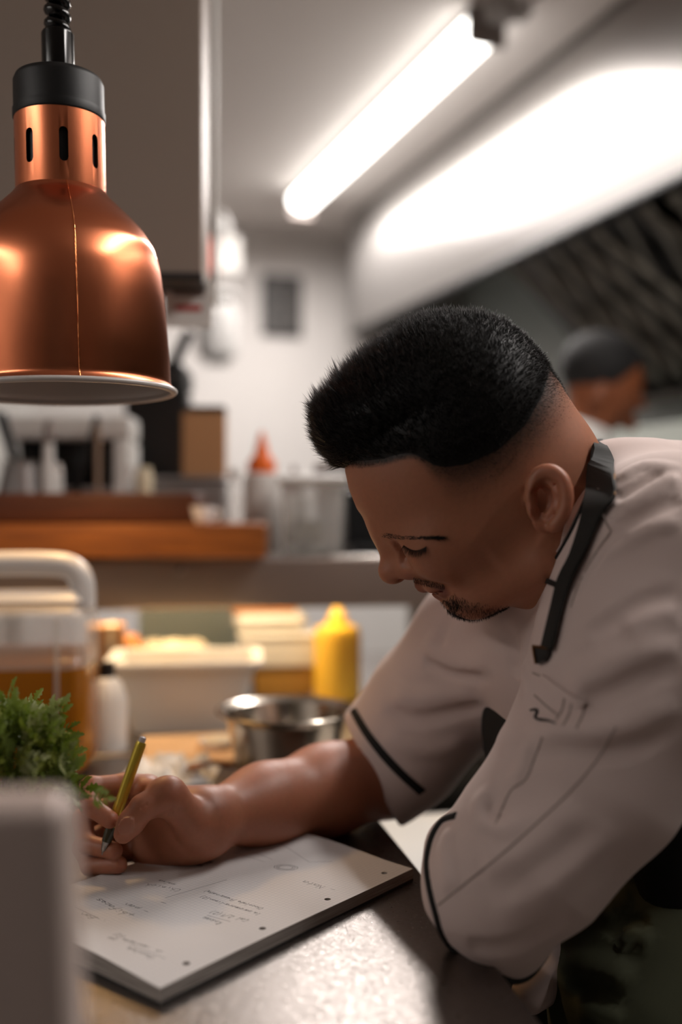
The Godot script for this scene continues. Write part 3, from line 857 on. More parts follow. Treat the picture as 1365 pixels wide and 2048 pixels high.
func oil_can() -> void:
	var c := thing("oil_can", "big translucent plastic can of golden oil at the left", "oil can", Vector3(P(166, 0, 1.24).x, TOP, -1.24), 4.0)
	var body := rbox_t(Vector3(0.20, 0.222, 0.13), 0.018, Vector3(-0.10, 0.0, -0.065))
	part("can_body", mk(body, 70.0), M.milky_plastic, c)
	part("oil_fill", mk(rbox_t(Vector3(0.2015, 0.160, 0.1315), 0.018, Vector3(-0.10, 0.0, -0.065)), 70.0), M.oil, c)
	part("ridge", rbox(0.006, 0.20, 0.004, 0.002), M.milky_plastic, c, Vector3(-0.032, 0.01, 0.0015))
	# handle: a thick loop along the top
	var loop := [Vector3(-0.012, 0.215, -0.065), Vector3(-0.014, 0.248, -0.065), Vector3(-0.026, 0.266, -0.065), Vector3(-0.055, 0.272, -0.065), Vector3(-0.13, 0.272, -0.065), Vector3(-0.165, 0.266, -0.065), Vector3(-0.178, 0.245, -0.065), Vector3(-0.18, 0.215, -0.065)]
	part("handle", mk(tube_t(smooth_path(loop, 6), 0.0165, 14), 70.0), M.milky_handle, c)
	part("shoulder", mk(rbox_t(Vector3(0.17, 0.024, 0.07), 0.011, Vector3(-0.095, 0.213, -0.065)), 70.0), M.milky_handle, c)
	part("spout_cap", lathe([Vector2(0, 0), Vector2(0.018, 0), Vector2(0.018, 0.02), Vector2(0, 0.022)], 24), M.white, c, Vector3(-0.155, 0.222, -0.105))

const CAULI := ["leftmost of the heap", "upper left of the heap", "largest and topmost", "upper right of the heap", "front middle of the heap", "front right of the heap", "front left of the heap", "rightmost of the heap"]

# ------------------------------------------------------------------ copper heat lamps
const LP := 0.000467      # metres per pixel at the lamp

func copper_lamps() -> void:
	copper_lamp(P(131, 790, 0.93), 1.2, "copper heat lamp with slotted neck hanging at the left", 0.0)
	copper_lamp(P(126, 780, 1.36), 0.8, "second copper heat lamp, lit, hidden behind the first one in the row", 0.16)

func copper_lamp(at: Vector3, lean: float, label: String, glow: float) -> void:
	var o := thing("heat_lamp", label, "heat lamp", at, 0.0, "copper heat lamps over the pass")
	o.rotation = Vector3(0, deg_to_rad(15.5), deg_to_rad(lean))
	var seg := 96
	# outer copper shell, heights measured up from the rim
	var outer := [Vector2(214, 10), Vector2(209, 20), Vector2(208, 40), Vector2(206, 90), Vector2(201, 165), Vector2(197, 212), Vector2(192, 250), Vector2(183, 285), Vector2(172, 307), Vector2(158, 328), Vector2(136, 352), Vector2(114, 374), Vector2(98, 390), Vector2(89, 402)]
	var fine := smooth_path(outer, 4)
	part("shade", turned(fine, seg), M.copper, o)
	# rolled white rim and white liner
	var rim := []
	for k in 13:
		var a := -PI * 0.5 + TAU * k / 12.0
		rim.append(Vector2(214 + 8 * cos(a), 5 + 6 * sin(a)) * LP)
	part("rim", lathe(rim, seg, 80.0), M.enamel, o)
	var liner := []
	for i in range(fine.size() - 1, -1, -1):
		liner.append((fine[i] - Vector2(4, 2)) * LP)
	liner.append(Vector2(212, 1) * LP)
	part("liner", lathe(liner, seg, 60.0), M.enamel, o)
	# neck with eight rounded slots
	part("neck", slotted(87.5, 400, 548, 8, 8.5, 447, 496), M.copper, o)
	part("neck_core", lathe([Vector2(0, 398), Vector2(80, 398), Vector2(80, 548), Vector2(0, 548)].map(func(v): return v * LP), 48), M.black, o)
	# seam down the shade
	var seam := []
	for v in fine:
		seam.append(Vector3(sin(0.12) * (v.x + 0.4), v.y, cos(0.12) * (v.x + 0.4)) * LP)
	part("seam", tube(seam, 0.0006, 6), M.copper_bright, o)
	# black cap, sleeve and coiled cord
	var cap := [Vector2(0, 545), Vector2(88, 545), Vector2(90, 548), Vector2(90, 562), Vector2(88, 566), Vector2(88, 618), Vector2(84, 628), Vector2(74, 633), Vector2(0, 636)]
	part("cap", lathe(cap.map(func(v): return v * LP), 72, 45.0), M.cap_black, o)
	part("sleeve", lathe([Vector2(0, 632), Vector2(32, 632), Vector2(32, 718), Vector2(30, 722), Vector2(24, 724), Vector2(0, 724)].map(func(v): return v * LP), 40), M.black_gloss, o)
	var coil := []
	for i in 500:
		var a := TAU * i / 20.0
		coil.append(Vector3(cos(a) * 14, 726 + i * 1.36, sin(a) * 14) * LP)
	part("coiled_cord", mk(tube_t(coil, 13.0 * LP, 10), 80.0), M.black_gloss, o)
	part("upper_cord", lathe([Vector2(0, 1400), Vector2(8, 1400), Vector2(8, (2.5 - at.y) / LP), Vector2(0, (2.5 - at.y) / LP)].map(func(v): return v * LP), 12), M.black, o)
	var b := part("bulb", lathe([Vector2(0, 120), Vector2(60, 128), Vector2(86, 160), Vector2(84, 190), Vector2(50, 260), Vector2(30, 300), Vector2(30, 398), Vector2(0, 398)].map(func(v): return v * LP), 14), M.heat_bulb if glow > 0.0 else M.bulb_off, o)
	b.set_meta("label", "heat bulb")
	if glow > 0.0:
		var l := SpotLight3D.new()
		l.name = "bulb_light"
		l.light_color = Color(1.0, 0.79, 0.52)
		l.light_energy = glow
		l.light_size = 0.04
		l.spot_range = 8.0
		l.spot_angle = 66.0
		l.spot_angle_attenuation = 0.6
		l.spot_attenuation = 2.0
		l.shadow_enabled = true
		o.add_child(l)
		l.position = Vector3(0, 0.05, 0)
		l.rotation = Vector3(-PI / 2, 0, 0)

# turned shell with uv: u round, v up
func turned(prof: Array, seg: int) -> ArrayMesh:
	var t := PackedVector3Array()
	var uv := PackedVector2Array()
	for i in prof.size() - 1:
		for j in seg:
			var c := []
			for q in [[i, j], [i, j + 1], [i + 1, j + 1], [i + 1, j]]:
				var a: float = TAU * q[1] / seg
				c.append(Vector3(cos(a) * prof[q[0]].x, prof[q[0]].y, sin(a) * prof[q[0]].x) * LP)
			t.append_array([c[0], c[2], c[1], c[0], c[3], c[2]])
			var u0 := float(j) / seg * 3.0
			var u1 := float(j + 1) / seg * 3.0
			var v0 := float(i) / prof.size()
			var v1 := float(i + 1) / prof.size()
			uv.append_array([Vector2(u0, v0), Vector2(u1, v1), Vector2(u1, v0), Vector2(u0, v0), Vector2(u0, v1), Vector2(u1, v1)])
	return mk(t, 45.0, uv)

func slotted(r: float, y0: float, y1: float, slots: int, hw: float, s0: float, s1: float) -> ArrayMesh:
	var t := PackedVector3Array()
	var uv := PackedVector2Array()
	var cols := []
	for s in slots:
		var mid := TAU * s / slots - 0.076 + PI / 2
		var half := TAU / slots / 2.0
		for k in 6:
			cols.append([mid - half + (half - hw / r) * k / 6.0, 0.0])
		for k in 13:
			var x := -1.0 + 2.0 * k / 12.0
			cols.append([mid + x * hw / r, sqrt(maxf(0.0, 1.0 - x * x)) * hw + 0.01])
		for k in 5:
			cols.append([mid + hw / r + (half - hw / r) * (k + 1) / 6.0, 0.0])
	var n := cols.size()
	for i in n:
		var a: Array = cols[i]
		var b: Array = cols[(i + 1) % n]
		var a1: float = b[0] + (TAU if i == n - 1 else 0.0)
		var open: bool = a[1] > 0.0 and b[1] > 0.0
		var at := func(ang: float, y: float) -> Vector3: return Vector3(cos(ang) * r, y, sin(ang) * r) * LP
		var bands := []
		if open:
			bands = [[y0, y0, s0 - a[1], s0 - b[1]], [s1 + a[1], s1 + b[1], y1, y1]]
		else:
			bands = [[y0, y0, y1, y1]]
		for q in bands:
			var c := [at.call(a[0], q[0]), at.call(a1, q[1]), at.call(a1, q[3]), at.call(a[0], q[2])]
			t.append_array([c[0], c[2], c[1], c[0], c[3], c[2]])
			var u0: float = a[0] / TAU * 3.0
			var u1: float = a1 / TAU * 3.0
			uv.append_array([Vector2(u0, 0), Vector2(u1, 1), Vector2(u1, 0), Vector2(u0, 0), Vector2(u0, 1), Vector2(u1, 1)])
	return mk(t, 45.0, uv)

# ------------------------------------------------------------------ the squared pad and its writing
const PAD_AT := Vector3(-0.1248, 0, -0.6862)
const PAD_X := Vector3(-0.772, 0, -0.635)      # across the page, from the punched edge
const PAD_Y := Vector3(0.635, 0, -0.772)       # down the page, away from the camera
const PAD_W := 0.210
const PAD_H := 0.301
const PAD_T := 0.0115

const GLYPH := {
	"a": "35 15 04 03 12 23 35 32 42", "b": "19 02 22 33 24 04", "c": "34 25 15 03 12 32", "d": "34 15 03 12 33 39 32", "e": "03 33 25 15 03 12 32",
	"f": "38 29 18 00|05 35", "g": "34 15 03 12 34 30 10", "h": "19 02|04 15 25 32", "i": "15 12 22|17 17", "j": "25 20 00|27 27", "k": "19 02|34 04 32", "l": "19 12 22",
	"m": "05 02|04 15 12|14 25 32", "n": "05 02|04 15 25 32", "o": "15 03 12 23 34 15", "p": "05 00|04 25 33 12 03", "q": "34 15 03 12 33 30", "r": "05 02|04 25 35", "s": "35 15 04 33 22 02",
	"t": "28 12 22|05 35", "u": "05 03 12 23 35 32", "v": "05 12 35", "x": "05 32|35 02", "y": "05 13|35 00", "z": "05 35 02 32", " ": "",
	"C": "38 19 05 12 33", "R": "02 09 28 06 32", "N": "02 09 32 39", "F": "02 09 39|06 26", "P": "02 09 28 26 06", "J": "39 33 12 03", "B": "02 09 28 06 24 02",
	"(": "29 15 20", ")": "19 25 10", "2": "07 19 27 02 32", "0": "19 05 12 25 19", "1": "07 19 12", "/": "39 00", "+": "03 43|26 20", "-": "04 34", ".": "12 12",
}

func ink(im: Image, a: Vector2, b: Vector2, dark: float, w := 1.9) -> void:
	var n := int(a.distance_to(b) * 1.5) + 1
	for s in n + 1:
		var p := a.lerp(b, float(s) / n)
		for oy in range(-1, 3):
			for ox in range(-1, 3):
				var q := Vector2i(int(floor(p.x)) + ox, int(floor(p.y)) + oy)
				if q.x < 0 or q.y < 0 or q.x >= im.get_width() or q.y >= im.get_height():
					continue
				var c := clampf(w * 0.5 + 0.5 - p.distance_to(Vector2(q)), 0.0, 1.0) * dark * 0.8
				if c > 0.0:
					im.set_pixelv(q, im.get_pixelv(q).lerp(Color(0.10, 0.10, 0.12), c))

# handwriting: text from a to b (page millimetres), letters h tall
func scrawl(im: Image, text: String, a: Vector2, b: Vector2, h: float, dark: float) -> void:
	var dir := (b - a).normalized()
	var up := Vector2(dir.y, -dir.x)
	var step := a.distance_to(b) / text.length()
	for i in text.length():
		var g: String = GLYPH.get(text[i], "")
		for stroke in g.split("|", false):
			var last := Vector2.INF
			for q in stroke.split(" ", false):
				var gx := (float(q.substr(0, 1)) / 4.0 + rng.randf_range(-0.04, 0.04)) * step
				var gy := ((float(q.substr(1, 1)) - 2.0) / 7.0 + rng.randf_range(-0.04, 0.04)) * h
				var p := (a + dir * (step * i + gx + gy * 0.25) + up * gy) * 5.0
				if last != Vector2.INF:
					ink(im, last, p, dark)
				last = p

func page_picture() -> ImageTexture:
	var im := Image.create(1050, 1505, false, Image.FORMAT_RGB8)
	im.fill(Color(0.865, 0.85, 0.845))
	for i in range(20, 1050, 20):       # four-millimetre squares
		im.fill_rect(Rect2i(i, 0, 1, 1505), Color(0.70, 0.70, 0.73))
	for j in range(20, 1505, 20):
		im.fill_rect(Rect2i(0, j, 1050, 1), Color(0.70, 0.70, 0.73))
	var V := func(x: float, y: float) -> Vector2: return Vector2(x, y)
	scrawl(im, "+", Vector2(113, 69), Vector2(119, 69), 5, 1.0)
	scrawl(im, "bifaces", Vector2(121, 68), Vector2(163, 71), 7, 1.0)
	scrawl(im, "- pan", Vector2(110, 82), Vector2(138, 80), 6, 1.0)
	scrawl(im, ". fan", Vector2(121, 46), Vector2(148, 43), 5, 0.8)
	ink(im, Vector2(128, 45) * 5, Vector2(162, 46) * 5, 0.9)
	ink(im, Vector2(112, 101) * 5, Vector2(117, 100) * 5, 1.0, 2.2)
	ink(im, Vector2(121, 108) * 5, Vector2(110, 170) * 5, 0.6)
	scrawl(im, "Chimich", Vector2(124, 129), Vector2(158, 119), 6, 0.7)
	scrawl(im, "salsa", Vector2(137, 134), Vector2(156, 132), 5, 0.6)
	scrawl(im, "(2)", Vector2(84, 37), Vector2(96, 37), 5, 0.8)
	scrawl(im, "200", Vector2(85, 30), Vector2(93, 29), 4, 0.7)
	scrawl(im, "remolacha", Vector2(55, 37), Vector2(82, 34), 4.5, 0.8)
	ink(im, Vector2(31, 31) * 5, Vector2(72, 30) * 5, 0.7)
	scrawl(im, "Chocolate", Vector2(38, 28), Vector2(67, 26), 5, 0.8)
	scrawl(im, "ok", Vector2(42, 38), Vector2(48, 37), 4, 0.7)
	scrawl(im, "Rosas", Vector2(47, 105), Vector2(68, 104), 6, 1.0)
	ink(im, Vector2(44, 110) * 5, Vector2(68, 107) * 5, 0.8)
	scrawl(im, "Cal 2/1(2)", Vector2(34, 122), Vector2(72, 116), 5.5, 1.0)
	scrawl(im, "la zarzamora-limon(2)", Vector2(36, 137), Vector2(101, 132), 4.5, 1.0)
	scrawl(im, "Chocolate fresa-nata)", Vector2(42, 147), Vector2(107, 142), 4.5, 0.9)
	scrawl(im, "- Nata", Vector2(22, 217), Vector2(57, 214), 7, 0.55)
	for k in 3:                          # a scribbled ring
		var last := Vector2.INF
		for s in 26:
			var an := TAU * s / 24.0
			var q := (Vector2(90, 226) + Vector2(cos(an) * (11.0 - k * 2.2), sin(an) * (7.0 - k * 1.4)).rotated(-0.5) + Vector2(rng.randf_range(-0.6, 0.6), rng.randf_range(-0.6, 0.6))) * 5.0
			if last != Vector2.INF:
				ink(im, last, q, 0.8, 1.8)
			last = q
	for s in 30:                         # a dark blot of pencil
		var q := Vector2(156, 184) + Vector2(rng.randf_range(-3, 3), rng.randf_range(-8, 8))
		ink(im, q * 5, (q + Vector2(rng.randf_range(-2, 2), 5)) * 5, 0.5, 2.0)
	for l in [[160, 226, 115, 224], [156, 240, 114, 233], [155, 253, 126, 252], [145, 272, 82, 249], [82, 249, 66, 264]]:
		ink(im, Vector2(l[0], l[1]) * 5, Vector2(l[2], l[3]) * 5, 0.4)
	return ImageTexture.create_from_image(im)

func pad_lift(x: float, y: float) -> float:     # the top sheets spring up a little at the ends
	var l := 0.0
	l += 0.0055 * pow(clampf(1.0 - y / 0.07, 0, 1), 2.0) * smoothstep(0.0, 0.12, x)
	l += 0.0060 * pow(clampf((y - 0.22) / 0.08, 0, 1), 2.0) * smoothstep(0.02, 0.14, x)
	l += 0.0007 * sin(x * 40.0 + y * 17.0)
	return l

func notepad() -> void:
	var o := thing("notepad", "open squared writing pad with four punched holes and pencilled notes", "notepad", PAD_AT + Vector3(0, TOP, 0))
	var paper := mat("squared_paper", Color(1, 1, 1), 0.75)
	paper.albedo_texture = page_picture()
	paper.texture_repeat = false
	var sides := mat("page_edges", Color(1, 1, 1), 0.8)
	sides.albedo_texture = noise_tex(0.05, 51, 256, Color(0.42, 0.39, 0.37), Color(0.78, 0.75, 0.72))
	sides.uv1_triplanar = true
	sides.uv1_scale = Vector3(1.5, 60, 1.5)
	var at := func(x: float, y: float, h: float) -> Vector3: return PAD_X * x + PAD_Y * y + Vector3(0, h, 0)
	var hx := 0.0135
	var holes := [0.036, 0.1155, 0.195, 0.275]
	var xs := [0.0, 0.0085, 0.0185]
	for i in 16:
		xs.append(0.0185 + (PAD_W - 0.0185) * (i + 1) / 16.0)
	var ys := [0.0]
	for h in holes:
		for k in 4:
			ys.append(lerpf(ys[ys.size() - 1], h - 0.005, 1.0 / (4 - k)))
		ys.append(h + 0.005)
	ys.append(lerpf(ys[ys.size() - 1], PAD_H, 0.5))
	ys.append(PAD_H)
	var t := PackedVector3Array()
	var uv := PackedVector2Array()
	var top := func(x: float, y: float) -> Vector3: return at.call(x, y, PAD_T + pad_lift(x, y))
	var hole_t := []
	var put := func(a: Vector2, b: Vector2, c: Vector2) -> void:
		t.append_array([top.call(a.x, a.y), top.call(b.x, b.y), top.call(c.x, c.y)])
		for q in [a, b, c]:
			uv.append(Vector2(q.x / PAD_W, q.y / PAD_H))
	for j in ys.size() - 1:
		for i in xs.size() - 1:
			var is_hole := -1
			if i == 1:
				for k in 4:
					if absf((ys[j] + ys[j + 1]) / 2.0 - holes[k]) < 0.001:
						is_hole = k
			var a := Vector2(xs[i], ys[j])
			var b := Vector2(xs[i + 1], ys[j])
			var c := Vector2(xs[i + 1], ys[j + 1])
			var d := Vector2(xs[i], ys[j + 1])
			if is_hole < 0:
				put.call(a, c, b)
				put.call(a, d, c)
			else:
				var mid := Vector2(hx, holes[is_hole])
				var ht := PackedVector3Array()
				for s in 32:
					var e := []
					for q in [s, s + 1]:
						var an: float = TAU * q / 32.0 + PI / 4
						var dv := Vector2(cos(an), sin(an))
						var far := dv * 0.005 / maxf(absf(dv.x), absf(dv.y))
						e.append(mid + dv * 0.00285)
						e.append(mid + far)
					put.call(e[0], e[2], e[1])
					put.call(e[1], e[2], e[3])
					quad(ht, top.call(e[0].x, e[0].y), at.call(e[0].x, e[0].y, 0.001), at.call(e[2].x, e[2].y, 0.001), top.call(e[2].x, e[2].y))
				hole_t.append(ht)
	part("top_sheet", mk(t, 70.0, uv), paper, o)
	# the block of sheets below
	var s := PackedVector3Array()
	var ring := []
	for i in xs.size():
		ring.append(Vector2(xs[i], 0))
	for j in range(1, ys.size()):
		ring.append(Vector2(PAD_W, ys[j]))
	for i in range(xs.size() - 2, -1, -1):
		ring.append(Vector2(xs[i], PAD_H))
	for j in range(ys.size() - 2, 0, -1):
		ring.append(Vector2(0, ys[j]))
	for i in ring.size():
		var a: Vector2 = ring[i]
		var b: Vector2 = ring[(i + 1) % ring.size()]
		quad(s, at.call(a.x, a.y, 0.0015), top.call(a.x, a.y) - Vector3(0, 0.0002, 0), top.call(b.x, b.y) - Vector3(0, 0.0002, 0), at.call(b.x, b.y, 0.0015))
	part("sheet_block", mk(s, 40.0), sides, o)
	var cb := PackedVector3Array()
	var c0 := [at.call(-0.0005, -0.0005, 0.0), at.call(PAD_W, -0.0005, 0.0), at.call(PAD_W, PAD_H, 0.0), at.call(-0.0005, PAD_H, 0.0)]
	var up := Vector3(0, 0.0016, 0)
	quad(cb, c0[0] + up, c0[3] + up, c0[2] + up, c0[1] + up)
	for i in 4:
		quad(cb, c0[i], c0[i] + up, c0[(i + 1) % 4] + up, c0[(i + 1) % 4])
	part("backing_card", mk(cb, 20.0), M.dark_grey, o)
	for ht in hole_t:
		part("punched_hole", mk(ht, 60.0), sides, o)

# ------------------------------------------------------------------ things close to the camera
func front_things() -> void:
	# upright grey holder at the lower left, nearest to the camera
	one("grey_container", mk(rbox_t(Vector3(0.24, 0.222, 0.034), 0.007, Vector3(-0.12, 0, -0.017), 1.06), 60.0), M.grey_shell, "blurred upright grey container closest to the camera at lower left", "container", Vector3(-0.111, TOP, -0.40), 4.0)
	herbs()
	pen()

func pen() -> void:
	var tip := P(203.5, 1711, 0.893)
	var back := P(287, 1474, 0.915)
	var o := thing("pen", "slim gold ballpoint pen held in the writing hand", "pen", tip)
	var d := (back - tip).normalized()
	var l := back.distance_to(tip)
	o.basis = Basis(Quaternion(Vector3.UP, d))
	var s := l / 0.118
	part("barrel", lathe([Vector2(0, 0.028), Vector2(0.0050, 0.028), Vector2(0.0050, 0.110), Vector2(0.0044, 0.1125), Vector2(0, 0.1125)].map(func(v): return Vector2(v.x, v.y * s)), 24), M.pen_gold, o)
	part("clicker", lathe([Vector2(0, 0.112), Vector2(0.0032, 0.112), Vector2(0.0032, 0.117), Vector2(0.0018, 0.118), Vector2(0, 0.118)].map(func(v): return Vector2(v.x, v.y * s)), 20), M.pen_clear, o)
	part("grip", lathe([Vector2(0, 0.013), Vector2(0.0044, 0.013), Vector2(0.0050, 0.020), Vector2(0.0050, 0.0285), Vector2(0, 0.0285)].map(func(v): return Vector2(v.x, v.y * s)), 24), M.pen_grip, o)
	part("metal_tip", lathe([Vector2(0, 0.0), Vector2(0.0005, 0.0002), Vector2(0.0009, 0.003), Vector2(0.0024, 0.005), Vector2(0.0040, 0.013), Vector2(0, 0.0132)].map(func(v): return Vector2(v.x, v.y * s)), 20), M.steel, o)

# one feathery chervil leaf in the xy plane: a stalk with paired toothed lobes
func chervil_leaf(sd: int) -> ArrayMesh:
	var r := RandomNumberGenerator.new()
	r.seed = sd
	var t := PackedVector3Array()
	var lobe := func(base: Vector2, dir: Vector2, size: float, lift: float) -> void:
		var side := Vector2(-dir.y, dir.x)
		var pts := [base]
		var outline := [[0.16, 0.22], [0.30, 0.16], [0.42, 0.40], [0.52, 0.22], [0.66, 0.38], [0.76, 0.16], [0.88, 0.18], [1.0, 0.0]]
		for q in outline:
			pts.append(base + dir * size * q[0] + side * size * q[1] * 0.75)
		for k in range(outline.size() - 2, -1, -1):
			pts.append(base + dir * size * outline[k][0] - side * size * outline[k][1] * 0.75)
		var n := pts.size()
		for k in range(1, n - 1):
			var tri := []
			for q in [pts[0] + dir * size * 0.02 if k == 0 else base + dir * size * 0.5, pts[k], pts[k + 1]]:
				var off: Vector2 = q - base
				var across := absf(off.dot(side)) / size
				tri.append(Vector3(q.x, q.y, lift + off.dot(dir) * off.dot(dir) / size * -0.35 + across * size * 0.35))
			t.append_array(tri)
		t.append_array([Vector3(base.x, base.y, lift), Vector3(pts[1].x, pts[1].y, lift), Vector3(base.x + dir.x * size * 0.5, base.y + dir.y * size * 0.5, lift - size * 0.09)])
		t.append_array([Vector3(base.x, base.y, lift), Vector3(base.x + dir.x * size * 0.5, base.y + dir.y * size * 0.5, lift - size * 0.09), Vector3(pts[n - 1].x, pts[n - 1].y, lift)])
	var len := r.randf_range(0.020, 0.027)
	for k in 3:
		var y := len * (0.25 + 0.27 * k)
		var z := -y * y * 8.0
		var sz := len * (0.55 - 0.10 * k)
		for sgn in [-1.0, 1.0]:
			lobe.call(Vector2(0, y), Vector2(sgn * 0.8, 0.6).rotated(r.randf_range(-0.15, 0.15)), sz, z)
	lobe.call(Vector2(0, len * 0.9), Vector2(0, 1), len * 0.5, -len * len * 7.0)
	var stalk := [Vector3(0, -0.012, 0.001), Vector3(0, 0, 0), Vector3(0, len * 0.5, -len * len * 2.0), Vector3(0, len, -len * len * 8.0)]
	t.append_array(tube_t(stalk, [0.0007, 0.0006, 0.0005, 0.0003], 5))
	return mk(t, 50.0)

func herbs() -> void:
	var pot_at := P(2, 0, 0.79)
	var pot := thing("herb_pot", "small grey pot behind the grey container holding the herbs", "pot", Vector3(pot_at.x, TOP, -0.79))
	part("pot_body", lathe([Vector2(0, 0), Vector2(0.034, 0), Vector2(0.040, 0.095), Vector2(0.0375, 0.095), Vector2(0.032, 0.004), Vector2(0, 0.004)], 40), M.grey_plastic, pot)
	var o := thing("herb_bunch", "bunch of fresh green chervil in front of the oil can", "herbs", Vector3(pot_at.x + 0.008, TOP + 0.03, -0.79))
	var r := RandomNumberGenerator.new()
	r.seed = 19
	var kinds := []
	for k in 6:
		kinds.append(chervil_leaf(100 + k))
	var greens := [M.leaf_a, M.leaf_b, M.leaf_c, M.leaf_d]
	# heads of the sprigs: some traced from the outline, the rest filling the dome
	var heads := []
	for q in [[18, 1400, 0.80], [20, 1432, 0.79], [85, 1448, 0.80], [45, 1440, 0.78], [100, 1478, 0.79], [110, 1460, 0.81], [120, 1494, 0.78], [136, 1525, 0.77], [128, 1512, 0.79], [140, 1560, 0.77], [70, 1470, 0.77], [30, 1470, 0.77], [5, 1450, 0.78], [182, 1592, 0.76], [120, 1575, 0.76], [90, 1560, 0.76]]:
		heads.append(P(q[0], q[1], q[2]) - o.position)
	for i in 62:
		var a := r.randf() * TAU
		var el := r.randf_range(0.05, 1.0)
		var rad := 0.052 * sqrt(1.0 - el * el * 0.6)
		heads.append(Vector3(cos(a) * rad * r.randf_range(0.5, 1.0), 0.075 + el * 0.068, sin(a) * rad * r.randf_range(0.5, 1.0)))
	var foot := Vector3(0, 0.02, 0)
	for i in heads.size():
		var h: Vector3 = heads[i]
		var mid := foot.lerp(h, 0.6) + Vector3(0, 0.012, 0)
		var st := [foot + Vector3(r.randf_range(-0.015, 0.015), 0, r.randf_range(-0.015, 0.015)), mid, h]
		part("stem", tube(smooth_path(st, 4), 0.0009, 5), M.stem_green, o)
		for k in (2 if i < 16 else 3):
			var lf := part("leaf", kinds[r.randi() % 6], greens[r.randi() % 4], o, h if k == 0 else mid.lerp(h, r.randf_range(0.5, 0.95)))
			var outw := (h - foot).normalized() * 0.6 + Vector3(r.randf_range(-0.6, 0.6), r.randf_range(-0.5, 0.5), r.randf_range(0.0, 0.8))
			var yy := outw.normalized()
			var zz := (Vector3(0, 0.7, 1.0) + Vector3(r.randf_range(-0.7, 0.7), r.randf_range(-0.5, 0.5), r.randf_range(-0.3, 0.3)))
			zz = (zz - yy * zz.dot(yy)).normalized()
			var sc := r.randf_range(0.75, 1.15)
			lf.basis = Basis(yy.cross(zz) * sc, yy * sc, zz * sc)

# ------------------------------------------------------------------ the chef
const HZ := 0.875                       # depth of the middle of his head
var head_map: Outline
var hair_map: Outline
var dense_map: Outline
var skin: Field
var coat: Field
var cook: Node3D

func H(px: float, py: float, w: float) -> Vector3:        # profile point, w metres towards the camera
	var p := P(px, py, HZ - absf(w))
	return Vector3(p.x, p.y, -HZ + w)

func to_px(p: Vector3) -> Vector2:
	return Vector2(682.5 + p.x / HZ * FOCAL, 1024.5 - (p.y - EYE) / HZ * FOCAL)

func poly(flat: Array) -> PackedVector2Array:
	var out := PackedVector2Array()
	for i in range(0, flat.size(), 2):
		out.append(Vector2(flat[i], flat[i + 1]))
	return out

func head_sheet(p: Vector3) -> float:
	var q := to_px(p)
	var w := absf(p.z + HZ)
	var e := head_map.at(q) * HZ / FOCAL
	var s := (q.x - 980.0) * -0.636 - (q.y - 1000.0) * 0.77
	var A := lerpf(0.054, 0.0765, smoothstep(-190.0, 130.0, s))
	return shell(e, w, 0.088, A, lerpf(2.5, 2.1, smoothstep(-60.0, 120.0, s)))

func shell(e: float, w: float, E: float, A: float, pw: float) -> float:
	var x := maxf(E - e, 0.0) / E
	var y := w / A
	var k0 := pow(pow(x, pw) + pow(y, pw), 1.0 / pw)
	var g := Vector2(pow(x, pw - 1.0) / E, pow(y, pw - 1.0) / A).length() * pow(maxf(k0, 0.05), 1.0 - pw)
	return (k0 - 1.0) / maxf(g, 4.0)

func hair_sheet(p: Vector3) -> float:
	var q := to_px(p)
	var w := absf(p.z + HZ)
	var e := hair_map.at(q) * HZ / FOCAL
	var A := 0.080
	A = lerpf(0.069, 0.0805, smoothstep(-110.0, 70.0, dense_map.at(q)))
	var quiff := shell(e, w, 0.088, A, 2.1)
	# over the rest of the head a coat of hair that thins out towards the clipped sides
	return minf(quiff, head_sheet(p) - 0.0050 * smoothstep(lerpf(2.0, -35.0, smoothstep(800.0, 880.0, q.x)), 60.0, dense_map.at(q)) + 0.0010)

func hair_amount(p: Vector3) -> float:       # 1 thick hair, 0 bare skin
	var q := to_px(p)
	return smoothstep(lerpf(4.0, -95.0, smoothstep(810.0, 900.0, q.x)), 14.0, dense_map.at(q))

